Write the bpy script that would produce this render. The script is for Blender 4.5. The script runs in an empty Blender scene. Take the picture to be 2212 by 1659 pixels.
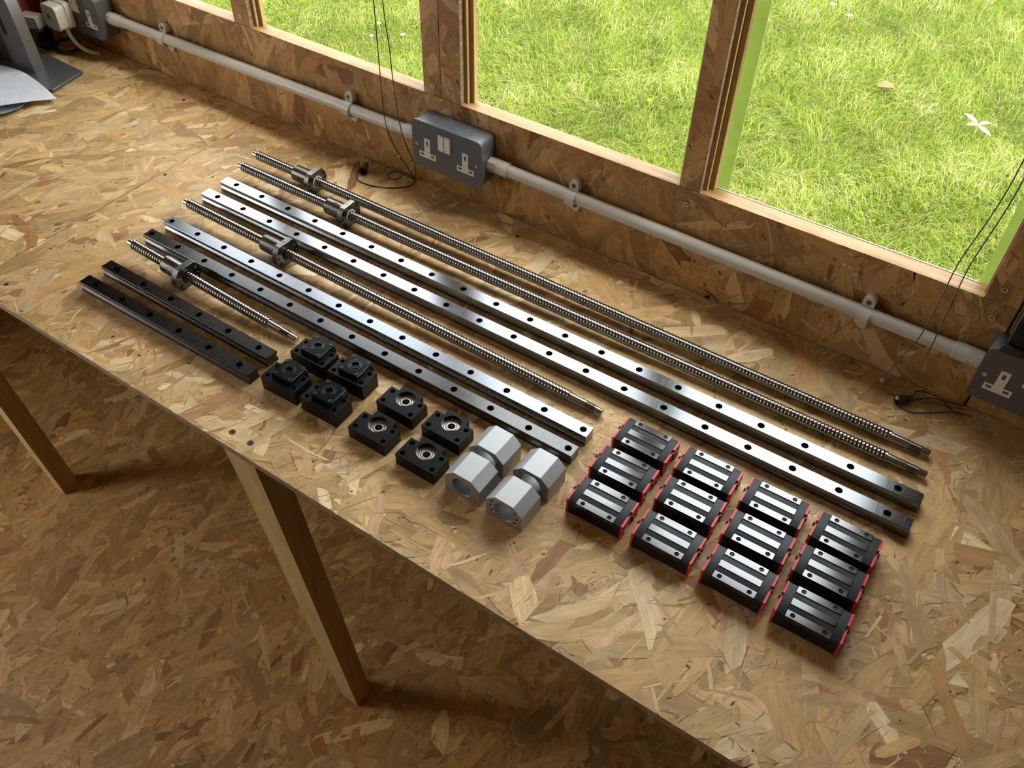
import bpy, bmesh, math, random
import numpy as np
from mathutils import Matrix, Vector
from mathutils.geometry import tessellate_polygon

scene = bpy.context.scene
COL = scene.collection
FLOOR = 850.0          # bench top stands this many millimetres above the floor; z = 0 is the bench top in the helpers below
WALL = 1034.85         # y of the inner face of the window wall (mm)

# ------------------------------------------------------------------ camera
cam_data = bpy.data.cameras.new('camera')
cam_data.sensor_width = 36.0
cam_data.lens = 1903.198 / 2212.0 * 36.0
cam_data.clip_start = 0.02
cam_data.clip_end = 200.0
cam = bpy.data.objects.new('camera', cam_data)
COL.objects.link(cam)
cam.matrix_world = Matrix(((0.82855979, -0.41515805, 0.37567602, 0.0),
                           (0.5595298, 0.58954304, -0.58255077, 0.0),
                           (0.02037346, 0.69288007, 0.72076496, (878.933 + FLOOR) / 1000.0),
                           (0, 0, 0, 1)))
scene.camera = cam

# ------------------------------------------------------------------ world, exposure
world = bpy.data.worlds.new('sky')
scene.world = world
world.use_nodes = True
wn = world.node_tree.nodes
wn['Background'].inputs[0].default_value = (0.95, 0.975, 1.0, 1)
wn['Background'].inputs[1].default_value = 5.0
sun_data = bpy.data.lights.new('sun', 'SUN')
sun_data.energy = 2.3
sun_data.angle = math.radians(12)
sun_data.color = (1.0, 0.95, 0.86)
sun = bpy.data.objects.new('sun', sun_data)
COL.objects.link(sun)
sun.rotation_euler = (math.radians(-8), math.radians(38), 0)
vs = scene.view_settings
vs.view_transform = 'Standard'
vs.look = 'None'
vs.exposure = 0.52
vs.gamma = 1.0
vs.use_curve_mapping = False

# ------------------------------------------------------------------ helpers
def W3(x, y, z):
    return Vector((x / 1000.0, y / 1000.0, (z + FLOOR) / 1000.0))

def tag(o, label=None, category=None, group=None, kind=None):
    if label: o['label'] = label
    if category: o['category'] = category
    if group: o['group'] = group
    if kind: o['kind'] = kind
    return o

def empty(name, x, y, z=0.0, rz=0.0, parent=None):
    o = bpy.data.objects.new(name, None)
    o.empty_display_size = 0.02
    COL.objects.link(o)
    o.location = W3(x, y, z)
    o.rotation_euler = (0, 0, rz)
    if parent: o.parent = parent
    return o

def circle(cx, cy, r, n=20, a0=0.0):
    return [(cx + r * math.cos(a0 + 2 * math.pi * i / n), cy + r * math.sin(a0 + 2 * math.pi * i / n)) for i in range(n)]

def rrect(x0, y0, x1, y1, r, n=5):
    pts = []
    for cx, cy, a in ((x1 - r, y1 - r, 0), (x0 + r, y1 - r, 90), (x0 + r, y0 + r, 180), (x1 - r, y0 + r, 270)):
        for i in range(n + 1):
            t = math.radians(a + 90.0 * i / n)
            pts.append((cx + r * math.cos(t), cy + r * math.sin(t)))
    return pts

# frames: local (u, v, w) -> (x, y, z)
FX = Matrix(((0, 0, 1, 0), (1, 0, 0, 0), (0, 1, 0, 0), (0, 0, 0, 1)))      # u=y, v=z, extrude along x
FY = Matrix(((1, 0, 0, 0), (0, 0, 1, 0), (0, 1, 0, 0), (0, 0, 0, 1)))      # u=x, v=z, extrude along y
FZ = Matrix.Identity(4)

class G:
    """collects verts and faces in millimetres"""
    def __init__(self):
        self.v = []; self.f = []
    def add(self, vs, fs):
        b = len(self.v)
        self.v += vs
        self.f += [tuple(b + i for i in f) for f in fs]
        return self
    def box(self, x0, x1, y0, y1, z0, z1):
        return self.add([(x0, y0, z0), (x1, y0, z0), (x1, y1, z0), (x0, y1, z0), (x0, y0, z1), (x1, y0, z1), (x1, y1, z1), (x0, y1, z1)],
                        [(0, 3, 2, 1), (4, 5, 6, 7), (0, 1, 5, 4), (1, 2, 6, 5), (2, 3, 7, 6), (3, 0, 4, 7)])
    def prism(self, outer, w0, w1, holes=(), frame=FZ):
        """extrude an outline from w0 to w1; holes are (points, depth) sunk from w1, depth None goes through"""
        P = lambda p, w: tuple(frame @ Vector((p[0], p[1], w)))
        vs, fs = [], []
        def ring(pts, w):
            b = len(vs); vs.extend(P(p, w) for p in pts); return list(range(b, b + len(pts)))
        top = [ring(outer, w1)] + [ring(h, w1) for h, d in holes]
        bot = [ring(outer, w0)]
        def fill(rings):
            flat = [i for r in rings for i in r]
            loops, k = [], 0
            src = [outer] + [h for h, d in holes]
            return flat
        def tess(loops2d, rings):
            flat = [i for r in rings for i in r]
            for t in tessellate_polygon([[Vector((p[0], p[1], 0)) for p in l] for l in loops2d]):
                fs.append(tuple(flat[i] for i in t))
        tess([outer] + [h for h, d in holes], top)
        n = len(outer)
        for i in range(n):
            fs.append((top[0][i], top[0][(i + 1) % n], bot[0][(i + 1) % n], bot[0][i]))
        thr = []
        for (h, d), tr in zip(holes, top[1:]):
            m = len(h)
            br = ring(h, w0 if d is None else w1 - d)
            for i in range(m):
                fs.append((tr[(i + 1) % m], tr[i], br[i], br[(i + 1) % m]))
            if d is None: thr.append((h, br))
            else: fs.append(tuple(br))
        if thr: tess([outer] + [h for h, r in thr], [bot[0]] + [r for h, r in thr])
        else: fs.append(tuple(bot[0]))
        return self.add(vs, fs)
    def lathe(self, prof, n=24, frame=FZ, caps=True):
        """prof: (w, r) along the frame's extrude axis"""
        vs, fs = [], []
        for w, r in prof:
            for k in range(n):
                a = 2 * math.pi * k / n
                vs.append(tuple(frame @ Vector((r * math.cos(a), r * math.sin(a), w))))
        for j in range(len(prof) - 1):
            for k in range(n):
                a, b = j * n + k, j * n + (k + 1) % n
                fs.append((a, b, b + n, a + n))
        if caps:
            fs.append(tuple(range(n - 1, -1, -1)))
            fs.append(tuple(range((len(prof) - 1) * n, len(prof) * n)))
        return self.add(vs, fs)
    def tube(self, pts, r, n=8, rs=None):
        pts = [Vector(p) for p in pts]
        vs, fs = [], []
        prev = None
        for i, p in enumerate(pts):
            t = (pts[min(i + 1, len(pts) - 1)] - pts[max(i - 1, 0)]).normalized()
            if prev is None:
                u = t.orthogonal().normalized()
            else:
                u = (prev - t * prev.dot(t)).normalized()
            prev = u
            v = t.cross(u)
            rr = rs[i] if rs else r
            for k in range(n):
                a = 2 * math.pi * k / n
                vs.append(tuple(p + (u * math.cos(a) + v * math.sin(a)) * rr))
        for j in range(len(pts) - 1):
            for k in range(n):
                a, b = j * n + k, j * n + (k + 1) % n
                fs.append((a, b, b + n, a + n))
        fs.append(tuple(range(n - 1, -1, -1)))
        fs.append(tuple(range((len(pts) - 1) * n, len(pts) * n)))
        return self.add(vs, fs)

def spline(pts, sub=8):
    """Catmull-Rom through the points"""
    P = [Vector(p) for p in pts]
    P = [P[0] * 2 - P[1]] + P + [P[-1] * 2 - P[-2]]
    out = []
    for i in range(1, len(P) - 2):
        for s in range(sub):
            t = s / sub
            a, b, c, d = P[i - 1], P[i], P[i + 1], P[i + 2]
            out.append(0.5 * ((2 * b) + (c - a) * t + (2 * a - 5 * b + 4 * c - d) * t * t + (3 * b - a - 3 * c + d) * t ** 3))
    out.append(P[-2])
    return out

def mesh_of(name, g, mat, smooth=35, bevel=None, recalc=True):
    me = bpy.data.meshes.new(name)
    me.from_pydata([(a / 1000.0, b / 1000.0, c / 1000.0) for a, b, c in g.v], [], g.f)
    if recalc:
        bm = bmesh.new(); bm.from_mesh(me)
        bmesh.ops.remove_doubles(bm, verts=bm.verts, dist=1e-6)
        if bevel:
            es = [e for e in bm.edges if len(e.link_faces) == 2 and e.calc_face_angle(0) > math.radians(40)]
            bmesh.ops.recalc_face_normals(bm, faces=bm.faces)
            bmesh.ops.bevel(bm, geom=es, offset=bevel / 1000.0, segments=1, affect='EDGES', clamp_overlap=True)
        bmesh.ops.recalc_face_normals(bm, faces=bm.faces)
        bm.to_mesh(me); bm.free()
    if smooth:
        me.shade_smooth()
        me.set_sharp_from_angle(angle=math.radians(smooth))
    me.materials.append(mat)
    return me

def part(name, g, mat, parent=None, smooth=35, bevel=None):
    me = g if isinstance(g, bpy.types.Mesh) else mesh_of(name, g, mat, smooth, bevel)
    o = bpy.data.objects.new(name, me)
    COL.objects.link(o)
    if parent: o.parent = parent
    return o

def solid(name, g, mat, loc=(0, 0, 0), smooth=35, bevel=None, rz=0.0):
    """a top-level mesh: coordinates are millimetres with z = 0 at the bench top, relative to loc"""
    o = part(name, g, mat, None, smooth, bevel)
    o.location = W3(*loc)
    o.rotation_euler = (0, 0, rz)
    return o

def copy_tree(o, parent=None):
    c = o.copy(); COL.objects.link(c)
    if parent: c.parent = parent
    for ch in o.children: copy_tree(ch, c)
    return c

# ------------------------------------------------------------------ materials
def nodes_of(m):
    m.use_nodes = True
    nt = m.node_tree
    return nt, nt.nodes, nt.links, nt.nodes['Principled BSDF']

def mat_plain(name, rgb, rough=0.5, metal=0.0, spec=0.5, var=0.08, scale=60.0, bump=0.0, bscale=400.0, coat=0.0):
    m = bpy.data.materials.new(name)
    nt, N, L, b = nodes_of(m)
    tc = N.new('ShaderNodeTexCoord')
    nz = N.new('ShaderNodeTexNoise'); nz.inputs['Scale'].default_value = scale; nz.inputs['Detail'].default_value = 4
    L.new(tc.outputs['Object'], nz.inputs['Vector'])
    mx = N.new('ShaderNodeMix'); mx.data_type = 'RGBA'
    mx.inputs['A'].default_value = tuple(c * (1 - var) for c in rgb) + (1,)
    mx.inputs['B'].default_value = tuple(min(1, c * (1 + var)) for c in rgb) + (1,)
    L.new(nz.outputs['Fac'], mx.inputs['Factor'])
    L.new(mx.outputs['Result'], b.inputs['Base Color'])
    b.inputs['Roughness'].default_value = rough
    b.inputs['Metallic'].default_value = metal
    b.inputs['Specular IOR Level'].default_value = spec
    b.inputs['Coat Weight'].default_value = coat
    if bump:
        n2 = N.new('ShaderNodeTexNoise'); n2.inputs['Scale'].default_value = bscale; n2.inputs['Detail'].default_value = 3
        L.new(tc.outputs['Object'], n2.inputs['Vector'])
        bp = N.new('ShaderNodeBump'); bp.inputs['Strength'].default_value = bump; bp.inputs['Distance'].default_value = 0.0005
        L.new(n2.outputs['Fac'], bp.inputs['Height']); L.new(bp.outputs['Normal'], b.inputs['Normal'])
    return m

def mat_brushed(name, rgb, r0, r1, sx, sy, sz, rot=0.0, bump=0.05, seedscale=1.0):
    """metal with fine grinding lines; sx, sy, sz stretch the line noise"""
    m = bpy.data.materials.new(name)
    nt, N, L, b = nodes_of(m)
    tc = N.new('ShaderNodeTexCoord')
    mp = N.new('ShaderNodeMapping'); mp.inputs['Scale'].default_value = (sx, sy, sz); mp.inputs['Rotation'].default_value = (0, 0, rot)
    L.new(tc.outputs['Object'], mp.inputs['Vector'])
    nz = N.new('ShaderNodeTexNoise'); nz.inputs['Scale'].default_value = 1.0; nz.inputs['Detail'].default_value = 3
    L.new(mp.outputs['Vector'], nz.inputs['Vector'])
    n2 = N.new('ShaderNodeTexNoise'); n2.inputs['Scale'].default_value = 14.0 * seedscale; n2.inputs['Detail'].default_value = 4
    L.new(tc.outputs['Object'], n2.inputs['Vector'])
    mr = N.new('ShaderNodeMapRange'); mr.inputs['From Min'].default_value = 0.3; mr.inputs['From Max'].default_value = 0.7
    mr.inputs['To Min'].default_value = r0; mr.inputs['To Max'].default_value = r1
    L.new(nz.outputs['Fac'], mr.inputs['Value'])
    ad = N.new('ShaderNodeMath'); ad.operation = 'MULTIPLY_ADD'; ad.inputs[1].default_value = 0.05
    L.new(n2.outputs['Fac'], ad.inputs[0]); L.new(mr.outputs['Result'], ad.inputs[2])
    L.new(ad.outputs['Value'], b.inputs['Roughness'])
    b.inputs['Base Color'].default_value = rgb + (1,)
    b.inputs['Metallic'].default_value = 1.0
    bp = N.new('ShaderNodeBump'); bp.inputs['Strength'].default_value = 1.0; bp.inputs['Distance'].default_value = bump * 0.00012
    L.new(nz.outputs['Fac'], bp.inputs['Height']); L.new(bp.outputs['Normal'], b.inputs['Normal'])
    return m

def mat_strand(name, gain=(1, 1, 1), rough=0.5):
    """pressed wood strands: tone per strand from the mesh, grain along each strand from its own coordinates"""
    m = bpy.data.materials.new(name)
    nt, N, L, b = nodes_of(m)
    at = N.new('ShaderNodeAttribute'); at.attribute_name = 'tone'
    uv = N.new('ShaderNodeUVMap'); uv.uv_map = 'strand'
    mp = N.new('ShaderNodeMapping'); mp.inputs['Scale'].default_value = (22, 700, 1)
    L.new(uv.outputs['UV'], mp.inputs['Vector'])
    nz = N.new('ShaderNodeTexNoise'); nz.inputs['Scale'].default_value = 1.0; nz.inputs['Detail'].default_value = 5; nz.inputs['Roughness'].default_value = 0.65
    L.new(mp.outputs['Vector'], nz.inputs['Vector'])
    mp2 = N.new('ShaderNodeMapping'); mp2.inputs['Scale'].default_value = (30, 90, 1)
    L.new(uv.outputs['UV'], mp2.inputs['Vector'])
    n2 = N.new('ShaderNodeTexNoise'); n2.inputs['Scale'].default_value = 1.0; n2.inputs['Detail'].default_value = 3
    L.new(mp2.outputs['Vector'], n2.inputs['Vector'])
    mr = N.new('ShaderNodeMapRange'); mr.inputs['From Min'].default_value = 0.25; mr.inputs['From Max'].default_value = 0.75
    mr.inputs['To Min'].default_value = 0.66; mr.inputs['To Max'].default_value = 1.18
    L.new(nz.outputs['Fac'], mr.inputs['Value'])
    mr2 = N.new('ShaderNodeMapRange'); mr2.inputs['From Min'].default_value = 0.3; mr2.inputs['From Max'].default_value = 0.7
    mr2.inputs['To Min'].default_value = 0.82; mr2.inputs['To Max'].default_value = 1.12
    L.new(n2.outputs['Fac'], mr2.inputs['Value'])
    mu = N.new('ShaderNodeMath'); mu.operation = 'MULTIPLY'
    L.new(mr.outputs['Result'], mu.inputs[0]); L.new(mr2.outputs['Result'], mu.inputs[1])
    # pits and dark flecks of bark
    mp3 = N.new('ShaderNodeMapping'); mp3.inputs['Scale'].default_value = (150, 420, 1)
    L.new(uv.outputs['UV'], mp3.inputs['Vector'])
    n3 = N.new('ShaderNodeTexNoise'); n3.inputs['Scale'].default_value = 1.0; n3.inputs['Detail'].default_value = 2
    L.new(mp3.outputs['Vector'], n3.inputs['Vector'])
    mr3 = N.new('ShaderNodeMapRange'); mr3.inputs['From Min'].default_value = 0.70; mr3.inputs['From Max'].default_value = 0.76
    mr3.inputs['To Min'].default_value = 1.0; mr3.inputs['To Max'].default_value = 0.35
    L.new(n3.outputs['Fac'], mr3.inputs['Value'])
    mu2 = N.new('ShaderNodeMath'); mu2.operation = 'MULTIPLY'
    L.new(mu.outputs['Value'], mu2.inputs[0]); L.new(mr3.outputs['Result'], mu2.inputs[1])
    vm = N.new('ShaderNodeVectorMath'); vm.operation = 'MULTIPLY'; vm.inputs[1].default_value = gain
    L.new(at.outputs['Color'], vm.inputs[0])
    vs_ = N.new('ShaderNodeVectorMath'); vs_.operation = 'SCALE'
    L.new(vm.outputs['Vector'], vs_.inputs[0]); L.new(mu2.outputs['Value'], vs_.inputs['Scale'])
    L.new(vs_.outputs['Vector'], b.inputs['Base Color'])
    b.inputs['Roughness'].default_value = rough
    b.inputs['Specular IOR Level'].default_value = 0.35
    bp = N.new('ShaderNodeBump'); bp.inputs['Strength'].default_value = 0.35; bp.inputs['Distance'].default_value = 0.0006
    L.new(nz.outputs['Fac'], bp.inputs['Height']); L.new(bp.outputs['Normal'], b.inputs['Normal'])
    return m

def mat_board(name, rgb, dark):
    """the cut edge and core of a strand board: short dark and light layers"""
    m = bpy.data.materials.new(name)
    nt, N, L, b = nodes_of(m)
    tc = N.new('ShaderNodeTexCoord')
    mp = N.new('ShaderNodeMapping'); mp.inputs['Scale'].default_value = (60, 60, 500)
    L.new(tc.outputs['Object'], mp.inputs['Vector'])
    nz = N.new('ShaderNodeTexNoise'); nz.inputs['Scale'].default_value = 1.0; nz.inputs['Detail'].default_value = 5; nz.inputs['Roughness'].default_value = 0.7
    L.new(mp.outputs['Vector'], nz.inputs['Vector'])
    cr = N.new('ShaderNodeValToRGB')
    cr.color_ramp.elements[0].position = 0.34; cr.color_ramp.elements[0].color = dark + (1,)
    cr.color_ramp.elements[1].position = 0.62; cr.color_ramp.elements[1].color = rgb + (1,)
    L.new(nz.outputs['Fac'], cr.inputs['Fac']); L.new(cr.outputs['Color'], b.inputs['Base Color'])
    b.inputs['Roughness'].default_value = 0.75
    bp = N.new('ShaderNodeBump'); bp.inputs['Strength'].default_value = 0.6; bp.inputs['Distance'].default_value = 0.001
    L.new(nz.outputs['Fac'], bp.inputs['Height']); L.new(bp.outputs['Normal'], b.inputs['Normal'])
    return m

def mat_timber(name, light, dark, axis=2, ring=55.0, rough=0.55):
    """sawn softwood with grain running along one axis"""
    m = bpy.data.materials.new(name)
    nt, N, L, b = nodes_of(m)
    tc = N.new('ShaderNodeTexCoord')
    sc = [1.0, 1.0, 1.0]; sc[axis] = 0.06
    mp = N.new('ShaderNodeMapping'); mp.inputs['Scale'].default_value = sc
    L.new(tc.outputs['Object'], mp.inputs['Vector'])
    nz = N.new('ShaderNodeTexNoise'); nz.inputs['Scale'].default_value = ring; nz.inputs['Detail'].default_value = 3; nz.inputs['Distortion'].default_value = 0.6
    L.new(mp.outputs['Vector'], nz.inputs['Vector'])
    sc2 = [420.0, 420.0, 420.0]; sc2[axis] = 9.0
    mp2 = N.new('ShaderNodeMapping'); mp2.inputs['Scale'].default_value = sc2
    L.new(tc.outputs['Object'], mp2.inputs['Vector'])
    n2 = N.new('ShaderNodeTexNoise'); n2.inputs['Scale'].default_value = 1.0; n2.inputs['Detail'].default_value = 4
    L.new(mp2.outputs['Vector'], n2.inputs['Vector'])
    ad = N.new('ShaderNodeMath'); ad.operation = 'MULTIPLY_ADD'; ad.inputs[1].default_value = 0.55; 
    L.new(n2.outputs['Fac'], ad.inputs[0])
    hf = N.new('ShaderNodeMath'); hf.operation = 'MULTIPLY'; hf.inputs[1].default_value = 0.5
    L.new(nz.outputs['Fac'], hf.inputs[0]); L.new(hf.outputs['Value'], ad.inputs[2])
    cr = N.new('ShaderNodeValToRGB')
    cr.color_ramp.elements[0].position = 0.38; cr.color_ramp.elements[0].color = dark + (1,)
    cr.color_ramp.elements[1].position = 0.62; cr.color_ramp.elements[1].color = light + (1,)
    L.new(ad.outputs['Value'], cr.inputs['Fac']); L.new(cr.outputs['Color'], b.inputs['Base Color'])
    b.inputs['Roughness'].default_value = rough
    bp = N.new('ShaderNodeBump'); bp.inputs['Strength'].default_value = 0.3; bp.inputs['Distance'].default_value = 0.0006
    L.new(n2.outputs['Fac'], bp.inputs['Height']); L.new(bp.outputs['Normal'], b.inputs['Normal'])
    return m

def mat_glass(name, tint=(0.97, 0.985, 0.975), refl=0.06):
    m = bpy.data.materials.new(name)
    m.use_nodes = True
    nt = m.node_tree; N = nt.nodes; L = nt.links
    N.clear()
    out = N.new('ShaderNodeOutputMaterial')
    tr = N.new('ShaderNodeBsdfTransparent'); tr.inputs[0].default_value = tint + (1,)
    gl = N.new('ShaderNodeBsdfGlossy'); gl.inputs['Roughness'].default_value = 0.02
    lw = N.new('ShaderNodeLayerWeight'); lw.inputs['Blend'].default_value = 0.5
    pw = N.new('ShaderNodeMath'); pw.operation = 'POWER'; pw.inputs[1].default_value = 5.0
    fr = N.new('ShaderNodeMath'); fr.operation = 'MULTIPLY_ADD'; fr.inputs[1].default_value = 0.5; fr.inputs[2].default_value = 0.02
    L.new(lw.outputs['Facing'], pw.inputs[0]); L.new(pw.outputs[0], fr.inputs[0])
    mx = N.new('ShaderNodeMixShader')
    L.new(fr.outputs[0], mx.inputs[0]); L.new(tr.outputs[0], mx.inputs[1]); L.new(gl.outputs[0], mx.inputs[2])
    L.new(mx.outputs[0], out.inputs[0])
    return m

def mat_leafy(name, attr='tone', rgb=None, transl=0.45, rough=0.6):
    m = bpy.data.materials.new(name)
    m.use_nodes = True
    nt = m.node_tree; N = nt.nodes; L = nt.links
    N.clear()
    out = N.new('ShaderNodeOutputMaterial')
    df = N.new('ShaderNodeBsdfDiffuse'); tl = N.new('ShaderNodeBsdfTranslucent')
    if rgb is None:
        at = N.new('ShaderNodeAttribute'); at.attribute_name = attr
        L.new(at.outputs['Color'], df.inputs[0]); L.new(at.outputs['Color'], tl.inputs[0])
    else:
        tc = N.new('ShaderNodeTexCoord'); nz = N.new('ShaderNodeTexNoise'); nz.inputs['Scale'].default_value = 80
        L.new(tc.outputs['Object'], nz.inputs['Vector'])
        mxc = N.new('ShaderNodeMix'); mxc.data_type = 'RGBA'
        mxc.inputs['A'].default_value = tuple(c * 0.85 for c in rgb) + (1,); mxc.inputs['B'].default_value = tuple(min(1, c * 1.15) for c in rgb) + (1,)
        L.new(nz.outputs['Fac'], mxc.inputs['Factor'])
        L.new(mxc.outputs['Result'], df.inputs[0]); L.new(mxc.outputs['Result'], tl.inputs[0])
    mx = N.new('ShaderNodeMixShader'); mx.inputs[0].default_value = transl
    L.new(df.outputs[0], mx.inputs[1]); L.new(tl.outputs[0], mx.inputs[2]); L.new(mx.outputs[0], out.inputs[0])
    return m

MT = {}
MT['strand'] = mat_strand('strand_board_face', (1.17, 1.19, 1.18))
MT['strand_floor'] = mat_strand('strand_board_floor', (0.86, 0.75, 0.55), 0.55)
MT['strand_wall'] = mat_strand('strand_board_wall_shaded', (0.84, 0.74, 0.60), 0.5)  # darker tint puts the window wall's shade into the strand colour
MT['board'] = mat_board('strand_board_core', (0.36, 0.22, 0.10), (0.10, 0.055, 0.022))
MT['board_edge'] = mat_board('strand_board_cut_edge', (0.30, 0.20, 0.10), (0.09, 0.055, 0.028))
MT['pine_x'] = mat_timber('sawn_pine_sill', (0.42, 0.25, 0.095), (0.24, 0.12, 0.04), 0, 90)
MT['pine_z'] = mat_timber('sawn_pine_jamb', (0.50, 0.33, 0.13), (0.27, 0.15, 0.05), 2)
MT['leg'] = mat_timber('planed_pine_leg', (0.52, 0.355, 0.155), (0.34, 0.21, 0.08), 2, 40, 0.5)
MT['glass'] = mat_glass('window_glass')
MT['steel_a'] = mat_brushed('ground_steel_bright', (0.19, 0.20, 0.215), 0.13, 0.22, 900, 45, 60, 0.5)
MT['steel_c'] = mat_brushed('ground_steel_cross_lines', (0.20, 0.21, 0.235), 0.18, 0.30, 1500, 40, 4, -0.25, 0.02)
MT['steel_d'] = mat_brushed('ground_steel_dark_reflection', (0.10, 0.10, 0.10), 0.16, 0.26, 700, 60, 60, 0.3, 0.02)  # same steel, base darkened to carry the dim reflection on this rail
MT['steel_e'] = mat_brushed('steel_dark_reflection', (0.055, 0.050, 0.046), 0.22, 0.34, 300, 120, 120, 0.1, 0.015, 4.0)  # same steel, reflected dark interior put into the base colour
MT['screw_steel'] = mat_brushed('rolled_thread_steel', (0.27, 0.262, 0.25), 0.12, 0.22, 50, 300, 300, 0, 0.02)
MT['journal'] = mat_brushed('turned_journal_steel', (0.38, 0.375, 0.37), 0.12, 0.22, 1500, 30, 30, 0, 0.03)
MT['nut_steel'] = mat_brushed('ball_nut_steel', (0.15, 0.142, 0.13), 0.2, 0.32, 900, 20, 20, 0, 0.004)
MT['wiper'] = mat_plain('white_nylon_wiper', (0.75, 0.74, 0.70), 0.4)
MT['wiper_dark'] = mat_plain('black_nylon_wiper', (0.012, 0.012, 0.012), 0.5)
MT['black_oxide'] = mat_plain('black_oxide_steel', (0.004, 0.004, 0.005), 0.34, 0.0, 0.16, 0.3, 90, 0.06, 900)
MT['black_cover'] = mat_plain('black_lacquered_cover', (0.004, 0.004, 0.005), 0.18, 0.0, 0.5, 0.2, 90)
MT['dark_ring'] = mat_plain('dark_hardened_ring', (0.07, 0.072, 0.078), 0.28, 1.0)
MT['bearing'] = mat_plain('bearing_shield_steel', (0.70, 0.66, 0.57), 0.35, 1.0, 0.5, 0.06, 120)
MT['alu'] = mat_plain('bead_blasted_aluminium', (0.42, 0.425, 0.43), 0.55, 1.0, 0.5, 0.04, 300, 0.05, 2500)
MT['land'] = mat_brushed('carriage_ground_land', (0.155, 0.155, 0.16), 0.09, 0.16, 30, 260, 60, 0.1, 0.003)
MT['car_black'] = mat_plain('carriage_black_body', (0.011, 0.011, 0.013), 0.45, 0.0, 0.22, 0.25, 200, 0.08, 1500)
MT['car_cap'] = mat_plain('carriage_plastic_end', (0.013, 0.0135, 0.016), 0.42, 0.0, 0.27, 0.35, 120, 0.08, 900)
MT['car_side'] = mat_plain('carriage_steel_side', (0.12, 0.11, 0.10), 0.38, 1.0, 0.5, 0.1, 200)
MT['red'] = mat_plain('red_seal_plastic', (0.70, 0.035, 0.05), 0.4, 0.0, 0.5, 0.1, 150)
MT['ink'] = mat_plain('grey_stamped_ink', (0.05, 0.05, 0.053), 0.5)
MT['nipple'] = mat_plain('black_plug_screw', (0.01, 0.01, 0.01), 0.25)
MT['grey_metal'] = mat_plain('grey_enamelled_metal', (0.098, 0.103, 0.115), 0.36, 0.0, 0.5, 0.05, 400, 0.05, 2500)
MT['grey_metal_r'] = mat_plain('grey_enamelled_metal_matt', (0.095, 0.093, 0.096), 0.48, 0.0, 0.4, 0.05, 400, 0.05, 2500)
MT['white_plastic'] = mat_plain('white_moulded_plastic', (0.72, 0.68, 0.62), 0.35)
MT['slot'] = mat_plain('dark_slot', (0.015, 0.012, 0.01), 0.6)
MT['conduit'] = mat_plain('off_white_conduit', (0.56, 0.525, 0.47), 0.32, 0.0, 0.5, 0.03, 30)
MT['fixing'] = mat_plain('zinc_screw', (0.55, 0.55, 0.54), 0.35, 1.0)
MT['fixing_dark'] = mat_plain('tarnished_screw', (0.16, 0.13, 0.09), 0.4, 1.0)
MT['cord'] = mat_plain('dark_grey_cord', (0.035, 0.032, 0.030), 0.7)
MT['cord_brown'] = mat_plain('grey_brown_cord', (0.13, 0.11, 0.09), 0.7)
MT['clear'] = mat_plain('clear_plastic_bead', (0.5, 0.48, 0.42), 0.15)
MT['acorn'] = mat_plain('dark_cord_acorn', (0.03, 0.03, 0.03), 0.45)
MT['stand'] = mat_plain('grey_stand_metal', (0.13, 0.135, 0.145), 0.38, 0.3, 0.5, 0.12, 40)
MT['stand_side'] = mat_plain('stand_silver_edge', (0.26, 0.25, 0.24), 0.35, 0.6)
MT['paper'] = mat_plain('white_tissue', (0.78, 0.82, 0.88), 0.85, 0.0, 0.2, 0.03, 90, 0.3, 500)
MT['tray'] = mat_plain('blue_grey_tray', (0.36, 0.44, 0.50), 0.4)
MT['dark_plastic'] = mat_plain('black_ribbed_plastic', (0.016, 0.016, 0.018), 0.42)
MT['red_thing'] = mat_plain('dark_red_plastic', (0.22, 0.01, 0.012), 0.5)
MT['green_thing'] = mat_plain('dark_green_card', (0.02, 0.07, 0.03), 0.6)
MT['ceiling'] = mat_plain('pale_ply_ceiling', (0.42, 0.33, 0.22), 0.7)
MT['wall_plain'] = mat_board('side_wall_strand_board', (0.40, 0.27, 0.13), (0.25, 0.15, 0.065))
MT['soil'] = mat_plain('soil_and_thatch', (0.07, 0.085, 0.02), 0.95, 0.0, 0.1, 0.5, 25)
MT['grass'] = mat_leafy('grass_blade')
MT['strip'] = mat_leafy('green_edge_reflection', rgb=(0.42, 0.49, 0.20), transl=0.6)  # lawn's green reflected at the glass edge, put into the colour
MT['petal'] = mat_leafy('white_petal', rgb=(0.85, 0.85, 0.88), transl=0.3)
MT['petal_y'] = mat_leafy('yellow_petal', rgb=(0.9, 0.62, 0.02), transl=0.3)
MT['dry_leaf'] = mat_leafy('dry_brown_leaf', rgb=(0.36, 0.17, 0.09), transl=0.2)
MT['pale_leaf'] = mat_leafy('pale_green_leaf', rgb=(0.60, 0.66, 0.36), transl=0.4)

# ------------------------------------------------------------------ pressed strands
PAL = np.array([[0.62, 0.405, 0.185], [0.57, 0.355, 0.15], [0.70, 0.485, 0.25], [0.52, 0.315, 0.125], [0.60, 0.375, 0.165],
                [0.50, 0.275, 0.11], [0.42, 0.205, 0.085], [0.66, 0.42, 0.22], [0.55, 0.36, 0.17], [0.34, 0.17, 0.07], [0.80, 0.59, 0.34]])
PALW = np.array([0.21, 0.20, 0.12, 0.13, 0.16, 0.05, 0.022, 0.06, 0.06, 0.012, 0.07])

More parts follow.
